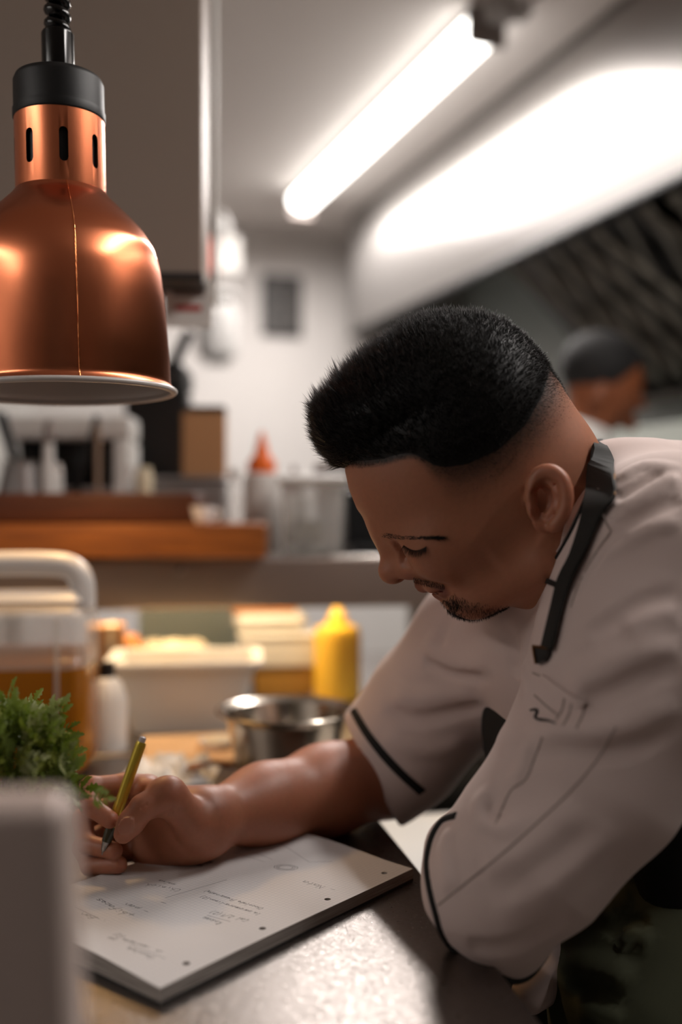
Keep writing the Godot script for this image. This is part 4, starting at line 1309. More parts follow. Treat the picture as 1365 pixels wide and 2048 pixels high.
func build_skin() -> void:
	head_map = Outline.new(poly([757, 1070, 738, 1051, 714, 1018, 698, 978, 690, 940, 696, 900, 711, 855, 734, 800, 765, 748, 805, 700, 850, 665, 900, 645, 950, 643, 1000, 657, 1045, 688, 1085, 728, 1115, 768, 1138, 808, 1160, 855, 1176, 895, 1184, 950, 1178, 1010, 1150, 1080, 1105, 1140, 1055, 1185, 1005, 1208, 962, 1219, 938, 1223, 917, 1217, 905, 1204, 893, 1186, 875, 1172, 850, 1160, 830, 1148, 812, 1126, 787, 1098, 766, 1082]), Vector2(560, 540), Vector2(1280, 1320), 5.0)
	skin = Field.new()
	skin.add_sheet(head_sheet, P(935, 925, HZ), 0.155, 0.012)
	# nose
	skin.cap(H(778, 1082, 0), H(784, 1141, 0), 0.0068, 0.0092, 0.012)
	skin.ell(H(787, 1143, 0), Vector3(0.0120, 0.0104, 0.0118), Basis(), 0.008)
	for s in [-1.0, 1.0]:
		skin.ell(H(828, 1135, s * 0.0130), Vector3(0.0115, 0.0086, 0.0076), Basis(Vector3(0, 0, 1), 0.2), 0.009)
		skin.cap(H(792, 1098, s * 0.005), H(818, 1130, s * 0.013), 0.0075, 0.0085, 0.012)
		# nostril
		skin.ell(H(810, 1158, s * 0.0075), Vector3(0.0060, 0.0032, 0.0035), Basis(Vector3(0, 0, 1), 0.2), 0.003, 1)
		# crease round the nostril wing and down to the mouth
		skin.crease([H(832, 1112, s * 0.018), H(850, 1128, s * 0.022), H(853, 1148, s * 0.024)], 0.006, -0.0022)
		skin.crease([H(850, 1140, s * 0.024), H(880, 1160, s * 0.033), H(905, 1176, s * 0.037)], 0.008, -0.0014)
		# brow ridge, socket, lid
		skin.cap(H(774, 1060, s * 0.010), H(876, 1056, s * 0.048), 0.0085, 0.006, 0.02)
		skin.crease([H(800, 1098, s * 0.020), H(822, 1100, s * 0.030), H(862, 1094, s * 0.046)], 0.020, -0.0085)
		skin.ell(H(842, 1087, s * 0.031), Vector3(0.0142, 0.0120, 0.0142), Basis(Vector3(0, 0, 1), -0.1), 0.006)
		# fold above the lid and the line of the closed lid
		skin.crease([H(806, 1084, s * 0.024), H(826, 1079, s * 0.036), H(872, 1080, s * 0.046)], 0.0032, -0.0020)
		skin.crease([H(808, 1094, s * 0.026), H(828, 1105, s * 0.036), H(860, 1099, s * 0.046)], 0.0030, -0.0024)
		# cheek bone and jaw
		skin.ell(H(900, 1098, s * 0.043), Vector3(0.026, 0.018, 0.013), Basis(Vector3(0, 0, 1), 0.3), 0.03)
		skin.crease([H(905, 1150, s * 0.045), H(960, 1150, s * 0.056), H(1000, 1120, s * 0.062)], 0.030, -0.0030)
		skin.cap(H(950, 1200, s * 0.020), H(1085, 1128, s * 0.052), 0.013, 0.014, 0.025)
	# lips
	skin.chain([[H(896, 1172, -0.025), 0.003], [H(866, 1171, -0.016), 0.0058], [H(848, 1167, 0), 0.0072], [H(866, 1171, 0.016), 0.0058], [H(896, 1172, 0.025), 0.003]], 0.005)
	skin.chain([[H(901, 1177, -0.023), 0.003], [H(888, 1180, -0.014), 0.0055], [H(880, 1181, 0), 0.0066], [H(888, 1180, 0.014), 0.0055], [H(901, 1177, 0.023), 0.003]], 0.005)
	skin.crease([H(902, 1174, -0.027), H(876, 1180, -0.015), H(864, 1180, 0), H(876, 1180, 0.015), H(902, 1174, 0.027)], 0.0045, -0.0045)
	skin.ell(H(927, 1203, 0), Vector3(0.017, 0.0098, 0.018), Basis(), 0.010)
	# neck down into the collar
	skin.cap(P(1050, 1000, HZ), P(1170, 1115, HZ + 0.01), 0.058, 0.060, 0.03)
	skin.cap(P(1100, 930, HZ), P(1150, 1060, HZ + 0.01), 0.036, 0.046, 0.03)
	# near ear, and the far one
	for s in [-1.0, 1.0]:
		var w: float = s * 0.0735
		var tilt := Basis(Vector3(0, 0, 1), -0.10) * Basis(Vector3(0, 1, 0), s * 0.42)
		var c := H(1092, 1000, w + s * 0.004)
		skin.ell(c, Vector3(0.0165, 0.0262, 0.0045), tilt, 0.006)
		# rim
		var rim := []
		for q in smooth_path([Vector2(1064, 992), Vector2(1066, 965), Vector2(1082, 946), Vector2(1105, 943), Vector2(1125, 958), Vector2(1134, 985), Vector2(1132, 1015), Vector2(1120, 1040), Vector2(1106, 1056)], 3):
			rim.append([H(q.x, q.y, w + s * (0.004 + 0.00018 * (q.x - 1064))), 0.0037])
		skin.chain(rim, 0.005)
		skin.ell(H(1091, 1046, w + s * 0.005), Vector3(0.0082, 0.0078, 0.0045), tilt, 0.004)
		# hollow, inner ridge, the small flap before the hollow
		skin.ell(H(1087, 1004, w + s * 0.010), Vector3(0.0118, 0.0155, 0.0088), tilt, 0.004, 1)
		skin.ell(H(1074, 1012, w + s * 0.004), Vector3(0.0068, 0.0075, 0.010), tilt, 0.003, 1)
		skin.chain([[H(1098, 962, w + s * 0.008), 0.0022], [H(1115, 985, w + s * 0.0105), 0.0026], [H(1113, 1012, w + s * 0.010), 0.0026], [H(1096, 1032, w + s * 0.007), 0.0026]], 0.004)
		skin.cap(H(1062, 1000, w + s * 0.002), H(1066, 1022, w + s * 0.003), 0.0045, 0.0045, 0.006)
	# what the jacket covers: shoulders, trunk, upper arms, the folded near arm
	skin.cap(P(1170, 1115, HZ + 0.01), P(1290, 1330, 0.96), 0.058, 0.085, 0.04)
	skin.cap(P(1290, 1330, 0.96), P(1420, 1750, 0.99), 0.085, 0.085, 0.04)
	skin.cap(P(1010, 1285, 1.05), P(1320, 1160, 0.84), 0.045, 0.050, 0.03)
	skin.cap(P(1010, 1285, 1.05), P(778, 1546, 1.105), 0.046, 0.042, 0.03)
	skin.cap(P(1340, 1170, 0.80), P(1005, 1770, 0.772), 0.046, 0.036, 0.02)
	skin.cap(P(1005, 1770, 0.775), P(1060, 1740, 0.93), 0.036, 0.028, 0.02)
	# writing arm and hand
	var wrist := P(408, 1642, 0.935)
	skin.cap(P(778, 1546, 1.105), P(655, 1578, 1.055), 0.0430, 0.0420, 0.03)
	skin.cap(P(655, 1580, 1.055), P(530, 1608, 1.0), 0.0420, 0.0345, 0.03)
	skin.cap(P(530, 1608, 1.0), wrist, 0.0345, 0.0262, 0.03)
	# palm
	skin.cap(wrist, P(300, 1590, 0.945), 0.0250, 0.0150, 0.018)
	skin.cap(wrist, P(285, 1640, 0.960), 0.0240, 0.0155, 0.018)
	skin.cap(P(398, 1668, 0.935), P(285, 1690, 0.958), 0.0215, 0.0150, 0.018)
	skin.cap(P(372, 1688, 0.930), P(300, 1712, 0.945), 0.0165, 0.0135, 0.014)
	# ball of the thumb and the thumb
	skin.chain([[P(388, 1645, 0.912), 0.0185], [P(336, 1592, 0.898), 0.0138], [P(286, 1616, 0.884), 0.0108], [P(262, 1646, 0.879), 0.0105], [P(247, 1668, 0.878), 0.0086]], 0.007)
	skin.cap(P(336, 1592, 0.898), P(290, 1580, 0.930), 0.012, 0.010, 0.016)
	# fingers
	skin.chain([[P(295, 1578, 0.940), 0.0135], [P(250, 1570, 0.932), 0.0105], [P(182, 1576, 0.915), 0.0100], [P(180, 1612, 0.897), 0.0088], [P(220, 1640, 0.888), 0.0078]], 0.004)
	skin.chain([[P(280, 1610, 0.952), 0.0130], [P(225, 1612, 0.945), 0.0105], [P(165, 1640, 0.930), 0.0100], [P(172, 1688, 0.910), 0.0088], [P(228, 1702, 0.898), 0.0078]], 0.003)
	skin.chain([[P(280, 1650, 0.958), 0.0130], [P(215, 1662, 0.950), 0.0105], [P(165, 1695, 0.930), 0.0098], [P(180, 1732, 0.912), 0.0086], [P(238, 1730, 0.903), 0.0076]], 0.003)
	skin.chain([[P(285, 1692, 0.956), 0.0120], [P(225, 1712, 0.945), 0.0095], [P(190, 1728, 0.932), 0.0082], [P(200, 1740, 0.925), 0.0072], [P(232, 1744, 0.920), 0.0066]], 0.003)
	# thumb nail and knuckle lines
	skin.ell(P(252, 1652, 0.868), Vector3(0.0062, 0.0085, 0.0018), Basis(Vector3(0, 0, 1), -0.62), 0.0015)
	for q in [[[290, 1600, 0.874], [272, 1612, 0.872]], [[296, 1606, 0.875], [281, 1620, 0.872]]]:
		skin.crease([P(q[0][0], q[0][1], q[0][2]), P(q[1][0], q[1][1], q[1][2])], 0.0028, -0.0007)
	for i in 5:
		skin.crease([P(352 + i * 9, 1604 + i * 3, 0.884), P(338 + i * 9, 1640 + i * 5, 0.884), P(312 + i * 7, 1652 + i * 7, 0.890)], 0.0030, -0.0008)
	skin.crease([P(345, 1624, 0.882), P(312, 1640, 0.882), P(282, 1668, 0.885)], 0.004, -0.0018)

func skin_colour(p: Vector3, n: Vector3) -> Color:
	var base := Color(0.645, 0.425, 0.32).srgb_to_linear()
	var q := to_px(p)
	if p.x > -0.02 and p.y > 1.10:
		# clipped hair darkens the scalp with a speckle of its own
		if q.y < 1075.0 - 0.0:
			var am := hair_amount(p) * 0.96
			var spot := speckle.get_noise_3dv(p * 900.0) * 0.5 + 0.5
			base = base.lerp(Color(0.022, 0.017, 0.014), clampf(am * (0.72 + 0.5 * spot), 0.0, 0.97))
		# lips
		var lip := 1.0 - smoothstep(0.0045, 0.0085, minf(seg_dist(p, H(893, 1173, 0.024), H(843, 1172, 0)), seg_dist(p, H(897, 1179, 0.022), H(878, 1185, 0))))
		base = base.lerp(Color(0.45, 0.22, 0.19).srgb_to_linear(), lip * 0.8)
	elif p.y < 1.1:
		var red := blotch.get_noise_3dv(p * 60.0) * 0.5 + 0.5
		base = base.lerp(Color(0.69, 0.42, 0.33).srgb_to_linear(), red * 0.5)
		# nail
		if p.distance_to(P(252, 1652, 0.868)) < 0.0085:
			base = base.lerp(Color(0.66, 0.46, 0.38).srgb_to_linear(), 0.6)
	var mot := blotch.get_noise_3dv(p * 220.0)
	return base * (1.0 + mot * 0.10)

func seg_dist(p: Vector3, a: Vector3, b: Vector3) -> float:
	var e := b - a
	return (p - a - e * clampf((p - a).dot(e) / e.length_squared(), 0.0, 1.0)).length()

var speckle := FastNoiseLite.new()
var blotch := FastNoiseLite.new()

func on_coat(px: float, py: float) -> Vector3:
	var d := (P(px, py, 1.0) - Vector3(0, EYE, 0)).normalized()
	return coat.meet(Vector3(0, EYE, 0), d, 0.5, 1.6)

func on_skin(px: float, py: float) -> Vector3:
	var d := (P(px, py, 1.0) - Vector3(0, EYE, 0)).normalized()
	return skin.meet(Vector3(0, EYE, 0), d, 0.5, 1.6)

func trace(f: Callable, pts: Array, steps := 5) -> Array:     # photo points laid on a surface
	var flat := []
	for i in range(0, pts.size(), 2):
		flat.append(Vector2(pts[i], pts[i + 1]))
	var out := []
	for q in smooth_path(flat, steps):
		var p: Vector3 = f.call(q.x, q.y)
		if p != Vector3.INF:
			out.append(p)
	return out

func build_coat() -> void:
	coat = Field.new()
	# far sleeve
	coat.chain([[P(754, 1544, 1.108), 0.0640], [P(804, 1494, 1.108), 0.0670], [P(868, 1408, 1.095), 0.0690], [P(985, 1290, 1.06), 0.0760]], 0.02)
	var cuff := P(735, 1528, 1.10)
	var out := Vector3(-0.884, -0.467, 0.05).normalized()
	coat.cyl(cuff, cuff + out * 0.14, 0.13, 0.13, 0.004, 1)
	coat.cyl(P(742, 1540, 1.10) - out * 0.035, cuff + out * 0.10, 0.050, 0.053, 0.006, 1)
	# shoulders and upper back
	coat.cap(P(985, 1290, 1.06), P(1300, 1150, 0.86), 0.076, 0.085, 0.04)
	coat.cap(P(1205, 1010, 0.90), P(1350, 1090, 0.95), 0.050, 0.085, 0.04)
	coat.cap(P(1290, 1010, 0.90), P(1480, 1080, 0.92), 0.052, 0.075, 0.05)
	# chest and belly
	coat.cap(P(1190, 1300, 0.96), P(1430, 1780, 0.99), 0.098, 0.115, 0.05, 0, Vector3(0, 0, 1), 1.35)
	coat.cap(P(1420, 1150, 0.93), P(1540, 1500, 0.97), 0.095, 0.105, 0.06, 0, Vector3(0, 0, 1), 1.45)
	coat.cap(P(1540, 1500, 0.97), P(1560, 1850, 0.98), 0.105, 0.115, 0.06, 0, Vector3(0, 0, 1), 1.4)
	coat.cap(P(1105, 1230, 0.93), P(1130, 1400, 0.95), 0.052, 0.050, 0.04)
	# near sleeve
	coat.chain([[P(1352, 1130, 0.80), 0.092], [P(1288, 1325, 0.785), 0.082], [P(1182, 1545, 0.775), 0.0670], [P(1056, 1706, 0.770), 0.0590], [P(988, 1775, 0.770), 0.0510]], 0.03)
	coat.cap(P(988, 1775, 0.770), P(1015, 1868, 0.778), 0.0505, 0.033, 0.02)
	coat.ell(P(1040, 1486, 0.770), Vector3(0.013, 0.009, 0.03), Basis(), 0.008)
	coat.cap(P(905, 1690, 0.785), P(915, 1780, 0.785), 0.020, 0.022, 0.012)
	# stand collar
	coat.cyl(P(1112, 1082, HZ + 0.002), P(1178, 1120, HZ + 0.004), 0.0625, 0.067, 0.012)
	# light hem below the elbow
	coat.cap(P(1240, 1850, 0.90), P(1060, 1990, 0.86), 0.026, 0.016, 0.02)
	# folds, traced on the photograph
	var fold := func(pts: Array, width: float, amp: float) -> void:
		var on := trace(on_coat, pts, 3)
		if on.size() > 1:
			coat_folds.append([on, width, amp])
	coat_folds = []
	# near sleeve
	fold.call([1365, 1190, 1290, 1205, 1230, 1240, 1175, 1275], 0.012, -0.0025)
	fold.call([1365, 1225, 1300, 1240, 1250, 1268], 0.016, 0.003)
	fold.call([1365, 1290, 1280, 1310, 1190, 1350, 1130, 1375], 0.020, 0.0050)
	fold.call([1365, 1330, 1290, 1350, 1210, 1388, 1160, 1400], 0.014, -0.0045)
	fold.call([1365, 1400, 1290, 1440, 1210, 1462, 1120, 1470, 1045, 1475], 0.020, 0.0065)
	fold.call([1365, 1440, 1290, 1480, 1220, 1500, 1130, 1498, 1050, 1500], 0.014, -0.0050)
	fold.call([1055, 1490, 1045, 1530, 1020, 1570], 0.010, 0.003)
	fold.call([985, 1590, 962, 1600, 958, 1625, 975, 1645, 1010, 1655, 1080, 1620], 0.013, 0.0045)
	fold.call([1000, 1590, 985, 1612, 990, 1632, 1020, 1630], 0.011, -0.0035)
	fold.call([1160, 1600, 1100, 1660, 1020, 1720, 960, 1740], 0.026, 0.004)
	fold.call([1230, 1640, 1150, 1720, 1060, 1790, 980, 1830], 0.024, 0.0035)
	fold.call([1200, 1640, 1130, 1700, 1040, 1760, 960, 1790], 0.016, -0.0025)
	fold.call([1140, 1830, 1060, 1880, 985, 1900, 930, 1885], 0.016, -0.0030)
	fold.call([905, 1650, 892, 1690, 895, 1740, 905, 1790], 0.012, 0.004)
	# shoulder and back
	fold.call([1235, 960, 1290, 930, 1365, 940], 0.012, 0.003)
	fold.call([1225, 1030, 1280, 1000, 1330, 965, 1365, 960], 0.012, 0.0045)
	fold.call([1230, 1000, 1270, 975, 1330, 945], 0.009, -0.004)
	fold.call([1215, 1065, 1270, 1040, 1330, 1010, 1365, 1000], 0.009, -0.0045)
	fold.call([1200, 1110, 1250, 1085, 1310, 1055, 1365, 1040], 0.010, 0.004)
	fold.call([1150, 1190, 1170, 1140, 1210, 1095, 1260, 1070], 0.008, -0.0045)
	# front
	fold.call([1075, 1230, 1055, 1290, 1050, 1340, 1062, 1400], 0.012, 0.004)
	fold.call([1000, 1255, 1030, 1290, 1035, 1360], 0.014, -0.004)
	# far sleeve
	fold.call([850, 1270, 880, 1310, 930, 1330, 985, 1335], 0.020, 0.0055)
	fold.call([845, 1320, 880, 1340, 930, 1352, 990, 1352], 0.012, -0.0050)
	fold.call([780, 1380, 830, 1400, 900, 1390, 960, 1385], 0.018, 0.004)
	fold.call([760, 1420, 830, 1440, 900, 1430, 980, 1410], 0.014, -0.004)
	fold.call([760, 1470, 820, 1495, 880, 1500, 940, 1480], 0.018, 0.003)
	fold.call([905, 1230, 890, 1260, 880, 1300], 0.012, -0.003)
	for f in coat_folds:
		coat.crease(f[0], f[1], f[2])

var coat_folds := []

func chef() -> void:
	speckle.seed = 3
	speckle.frequency = 1.0
	blotch.seed = 4
	blotch.frequency = 1.0
	dense_map = Outline.new(poly([600, 800, 640, 905, 671, 934, 719, 948, 767, 944, 805, 932, 850, 938, 910, 930, 965, 905, 1015, 860, 1050, 805, 1076, 750, 1094, 705, 1040, 600, 900, 560, 700, 640]), Vector2(560, 520), Vector2(1280, 1320), 6.0)
	hair_map = Outline.new(poly([634, 818, 638, 868, 652, 905, 676, 930, 719, 945, 767, 942, 800, 938, 830, 1000, 900, 1060, 1040, 1000, 1110, 880, 1128, 800, 1104, 760, 1074, 724, 1036, 688, 1004, 662, 966, 644, 922, 634, 886, 633, 842, 641, 808, 657, 782, 679, 738, 714, 700, 751, 668, 788]), Vector2(560, 520), Vector2(1280, 1320), 6.0)
	build_skin()
	cook = thing("person", "chef in a white jacket and black apron leaning over the counter writing", "person", Vector3.ZERO)
	var body_parts := [
		skin.mesh(Vector3(-0.01, 1.08, -1.0), Vector3(0.25, 1.45, -0.76), 0.0026 * FINE),
		skin.mesh(Vector3(-0.26, 0.88, -1.20), Vector3(0.14, 1.06, -0.82), 0.0022 * FINE),
		skin.mesh(Vector3(0.10, 0.82, -1.20), Vector3(0.52, 1.10, -0.70), 0.012)]
	part("body", field_mesh(body_parts, skin_colour), M.skin, cook)
	hair(body_parts[0])
	build_coat()
	var cm := coat.mesh(Vector3(-0.08, 0.66, -1.32), Vector3(0.62, 1.42, -0.60), 0.0052 * FINE)
	var o_jacket := part("jacket", field_mesh([cm]), M.jacket, cook)
	coat_details(o_jacket)
	lower_clothes()

func coat_normal(p: Vector3) -> Vector3:
	return coat.grad(p, coat.near(p, 0.03)).normalized()

# a band lying on the jacket between two traced edges
func band(left: Array, right: Array, lift: float, steps := 5) -> ArrayMesh:
	var a := laid(left, steps)
	var b := laid(right, steps)
	var n := mini(a.size(), b.size())
	var t := PackedVector3Array()
	for i in n - 1:
		var q := []
		for p in [a[i], a[i + 1], b[i + 1], b[i]]:
			q.append(p + coat_normal(p) * lift)
		var low := [a[i], a[i + 1], b[i + 1], b[i]]
		quad(t, q[0], q[1], q[2], q[3])
		quad(t, low[1], low[0], low[3], low[2])
		quad(t, low[0], low[1], q[1], q[0])
		quad(t, q[3], q[2], low[2], low[3])
		if i == 0:
			quad(t, low[3], low[0], q[0], q[3])
		if i == n - 2:
			quad(t, low[1], low[2], q[2], q[1])
	# turn outwards if traced the other way round
	if (t[1] - t[0]).cross(t[2] - t[0]).dot(coat_normal(a[0])) < 0.0:
		for i in range(0, t.size(), 3):
			var sw := t[i + 1]
			t[i + 1] = t[i + 2]
			t[i + 2] = sw
	return mk(t, 50.0)

func foremost(q: Vector2) -> Vector3:        # on jacket or neck, whichever lies in front, a little off it
	var a := on_coat(q.x, q.y)
	var b := on_skin(q.x, q.y)
	var depth := 0.885
	if a != Vector3.INF:
		depth = minf(depth, -a.z)
	if b != Vector3.INF:
		depth = minf(depth, -b.z)
	return P(q.x, q.y, depth - 0.0055)

func band_of(a: Array, b: Array, th: float) -> PackedVector3Array:
	var t := PackedVector3Array()
	var n := mini(a.size(), b.size())
	var up := []
	for i in n:
		var along: Vector3 = a[mini(i + 1, n - 1)] - a[maxi(i - 1, 0)]
		var nn := along.cross(b[i] - a[i]).normalized()
		if nn.z < 0.0:
			nn = -nn
		up.append(nn * th)
	for i in n - 1:
		var k := i + 1
		quad(t, a[i] + up[i], a[k] + up[k], b[k] + up[k], b[i] + up[i])
		quad(t, b[i], b[k], a[k], a[i])
		quad(t, a[i], a[k], a[k] + up[k], a[i] + up[i])
		quad(t, b[i] + up[i], b[k] + up[k], b[k], b[i])
	quad(t, a[n - 1], b[n - 1], b[n - 1] + up[n - 1], a[n - 1] + up[n - 1])
	return t

var fallback := 0.80
func laid(flat: Array, steps := 5) -> Array:
	var pts := []
	for i in range(0, flat.size(), 2):
		pts.append(Vector2(flat[i], flat[i + 1]))
	var out := []
	for q in smooth_path(pts, steps):
		var p := on_coat(q.x, q.y)
		out.append(P(q.x, q.y, fallback) if p == Vector3.INF else p)
	return out

func cord(flat: Array, r: float, steps := 5, sink := 0.0) -> ArrayMesh:
	var pts := laid(flat, steps)
	for i in pts.size():
		pts[i] -= coat_normal(pts[i]) * sink
	return mk(tube_t(pts, r, 7), 70.0)

func coat_details(j: Node3D) -> void:
	fallback = 0.772
	# black piping round the near sleeve's opening, black stripe on the far cuff
	part("sleeve_piping", cord([912, 1631, 885, 1642, 864, 1675, 854, 1725, 859, 1775, 873, 1832, 885, 1870, 912, 1906, 950, 1932, 1000, 1948], 0.0034, 5, 0.001), M.black_cloth, j)
	part("sleeve_facing", tube(smooth_path([P(985, 1943, 0.752), P(1012, 1952, 0.757), P(1038, 1955, 0.765), P(1062, 1940, 0.775), P(1088, 1905, 0.780)], 5), 0.0052, 10), M.black_cloth, j)
	fallback = 1.10
	part("cuff_stripe", band([701, 1424, 726, 1468, 762, 1516, 800, 1556, 838, 1590], [712, 1416, 740, 1462, 775, 1506, 812, 1545, 852, 1580], 0.0012), M.black_cloth, j)
	fallback = HZ - 0.06
	part("collar_piping", cord([1176, 975, 1171, 1000, 1144, 1062, 1109, 1123, 1077, 1164, 1050, 1195, 1053, 1204, 1064, 1203], 0.0017), M.black_cloth, j)
	part("collar_edge", cord([1173, 982, 1167, 1003, 1140, 1063, 1105, 1123, 1073, 1164, 1049, 1191], 0.0006, 5, -0.001), M.jacket, j)
	part("collar_tab", band([1094, 1157, 1106, 1161, 1120, 1167], [1089, 1166, 1101, 1171, 1114, 1177], 0.0015), M.black_cloth, j)
	# seams and the pocket on the near sleeve
	fallback = 0.75
	for q in [[876, 1811, 930, 1768, 1000, 1712, 1099, 1624, 1159, 1564, 1203, 1508, 1233, 1454],
			[992, 1648, 1020, 1584, 1051, 1560, 1067, 1524, 1085, 1475],
			[1066, 1346, 1090, 1358, 1115, 1378, 1145, 1395, 1171, 1410], [1171, 1410, 1165, 1432, 1153, 1457],
			[1146, 1398, 1138, 1430, 1126, 1452], [1130, 1392, 1124, 1420, 1112, 1440], [1069, 1391, 1097, 1416, 1118, 1432],
			[1206, 1030, 1216, 1052, 1224, 1064], [1222, 1064, 1190, 1110, 1160, 1165, 1142, 1215]]:
		part("seam", cord(q, 0.0009, 5, 0.0004), M.jacket_seam, j)
	part("pocket_flap", band([1089, 1350, 1103, 1360, 1117, 1371, 1146, 1388, 1172, 1405], [1083, 1362, 1098, 1373, 1112, 1385, 1140, 1402, 1166, 1419], 0.0030), M.jacket, j)
	part("sleeve_logo", band([1060, 1420, 1074, 1417, 1078, 1425, 1074, 1434, 1080, 1437, 1098, 1440, 1113, 1447], [1062, 1423, 1071, 1422, 1072, 1426, 1069, 1436, 1078, 1442, 1098, 1444, 1112, 1449], 0.0006, 4), M.black_cloth, j)
	# apron strap over the collar, with stitching and buckle
	fallback = 0.80
	var sl := [P(1196, 884, 0.93)]
	var sr := [P(1206, 884, 0.93)]
	for q in smooth_path([Vector2(1185, 892), Vector2(1181, 915), Vector2(1181, 939), Vector2(1174, 991), Vector2(1165, 1044), Vector2(1144, 1111), Vector2(1121, 1158), Vector2(1106, 1217), Vector2(1087, 1296)], 3):
		sl.append(foremost(q))
	for q in smooth_path([Vector2(1214, 900), Vector2(1224, 922), Vector2(1231, 950), Vector2(1232, 997), Vector2(1206, 1030), Vector2(1170, 1111), Vector2(1150, 1150), Vector2(1130, 1205), Vector2(1107, 1300)], 3):
		sr.append(foremost(q))
	var st := part("apron_strap", mk(band_of(sl, sr, 0.0028), 60.0), M.strap, cook)
	part("stitching", tube([foremost(Vector2(1211, 903)) + Vector3(0, 0, 0.003), foremost(Vector2(1221, 925)) + Vector3(0, 0, 0.003), foremost(Vector2(1228, 951)) + Vector3(0, 0, 0.003), foremost(Vector2(1229, 990)) + Vector3(0, 0, 0.003)], 0.0006, 6), M.stitch, st)
	part("buckle", band([1078, 1295, 1080, 1312, 1083, 1330], [1106, 1299, 1104, 1312, 1097, 1324], 0.0045), M.black_gloss, st)
	part("buckle_edge", cord([1078, 1295, 1092, 1297, 1106, 1299], 0.0010, 4, -0.005), M.brass, st)
	part("buckle_edge", cord([1078, 1297, 1080, 1312, 1083, 1330], 0.0008, 4, -0.005), M.brass, st)

func lower_clothes() -> void:
	# olive trousers at the near hip, black apron hanging beside it
	var f := Field.new()
	f.chain([[P(1378, 1860, 0.88), 0.074], [P(1312, 2000, 0.87), 0.084], [P(1290, 2500, 0.89), 0.080], [P(1250, 3500, 0.92), 0.055]], 0.04)
	f.chain([[P(1380, 1900, 1.06), 0.09], [P(1380, 2600, 1.06), 0.08], [P(1380, 3500, 1.06), 0.055]], 0.04)
	f.cap(P(1500, 1880, 0.92), P(1500, 1900, 1.03), 0.115, 0.115, 0.06)
	f.cap(P(1370, 1890, 0.88), P(1400, 1900, 1.06), 0.07, 0.09, 0.05)
	for q in [[[1110, 1950, 1170, 1935, 1230, 1950, 1260, 1985], 0.020, 0.008], [[1130, 1985, 1190, 1975, 1250, 2000], 0.012, -0.007], [[1200, 1850, 1235, 1800, 1270, 1790], 0.016, 0.008], [[1215, 1880, 1250, 1840, 1300, 1850], 0.012, -0.007], [[1240, 1900, 1270, 1870, 1310, 1890], 0.014, 0.007], [[1150, 2020, 1200, 2030, 1260, 2048], 0.014, 0.006]]:
		var on := []
		for i in range(0, q[0].size(), 2):
			var d := (P(q[0][i], q[0][i + 1], 1.0) - Vector3(0, EYE, 0)).normalized()
			var p := f.meet(Vector3(0, EYE, 0), d, 0.5, 1.6)
			if p != Vector3.INF:
				on.append(p)
		if on.size() > 1:
			f.crease(on, q[1], q[2])
	part("trousers", field_mesh([f.mesh(Vector3(0.10, 0.03, -1.25), Vector3(0.56, 1.0, -0.70), 0.007)]), M.olive_cloth, cook)
	var g := Field.new()
	g.cap(P(1420, 1600, 0.84), P(1435, 2300, 0.83), 0.062, 0.052, 0.02, 0, Vector3(0, 0, 1), 0.5)
	g.cap(P(1180, 1480, 0.99), P(1300, 1760, 1.00), 0.100, 0.115, 0.03, 0, Vector3(0, 0, 1), 1.3)
	g.cap(P(1120, 1440, 0.98), P(1180, 1620, 1.0), 0.070, 0.085, 0.03)
	part("apron", field_mesh([g.mesh(Vector3(0.12, 0.60, -1.22), Vector3(0.45, 1.08, -0.72), 0.007)]), M.black_cloth, cook)

# needles: [root, direction, length, thickness, bend]
func needles(list: Array) -> ArrayMesh:
	var n := list.size()
	var vs := PackedVector3Array()
	var ns := PackedVector3Array()
	var ix := PackedInt32Array()
	vs.resize(n * 7)
	ns.resize(n * 7)
	ix.resize(n * 27)
	for i in n:
		var q: Array = list[i]
		var d: Vector3 = q[1]
		var side := d.cross(Vector3(0.31, 0.2, 0.93)).normalized()
		var other := d.cross(side)
		var tip: Vector3 = q[0] + d * q[2] + q[4]
		var mid: Vector3 = q[0] + d * q[2] * 0.55 + q[4] * 0.25
		for j in 3:
			var a := TAU * j / 3.0
			var off := side * cos(a) + other * sin(a)
			vs[i * 7 + j] = q[0] + off * q[3]
			vs[i * 7 + 3 + j] = mid + off * q[3] * 0.75
			ns[i * 7 + j] = off
			ns[i * 7 + 3 + j] = off
		vs[i * 7 + 6] = tip
		ns[i * 7 + 6] = d
		var o := i * 7
		var w := i * 27
		for j in 3:
			var k := (j + 1) % 3
			ix[w] = o + j; ix[w + 1] = o + 3 + k; ix[w + 2] = o + k
			ix[w + 3] = o + j; ix[w + 4] = o + 3 + j; ix[w + 5] = o + 3 + k
			ix[w + 6] = o + 3 + j; ix[w + 7] = o + 6; ix[w + 8] = o + 3 + k
			w += 9
	var arr := []
	arr.resize(Mesh.ARRAY_MAX)
	arr[Mesh.ARRAY_VERTEX] = vs
	arr[Mesh.ARRAY_NORMAL] = ns
	arr[Mesh.ARRAY_INDEX] = ix
	var me := ArrayMesh.new()
	me.add_surface_from_arrays(Mesh.PRIMITIVE_TRIANGLES, arr)
	return me

func rough_dir(s: float) -> Vector3:
	return Vector3(rng.randf_range(-s, s), rng.randf_range(-s, s), rng.randf_range(-s, s))

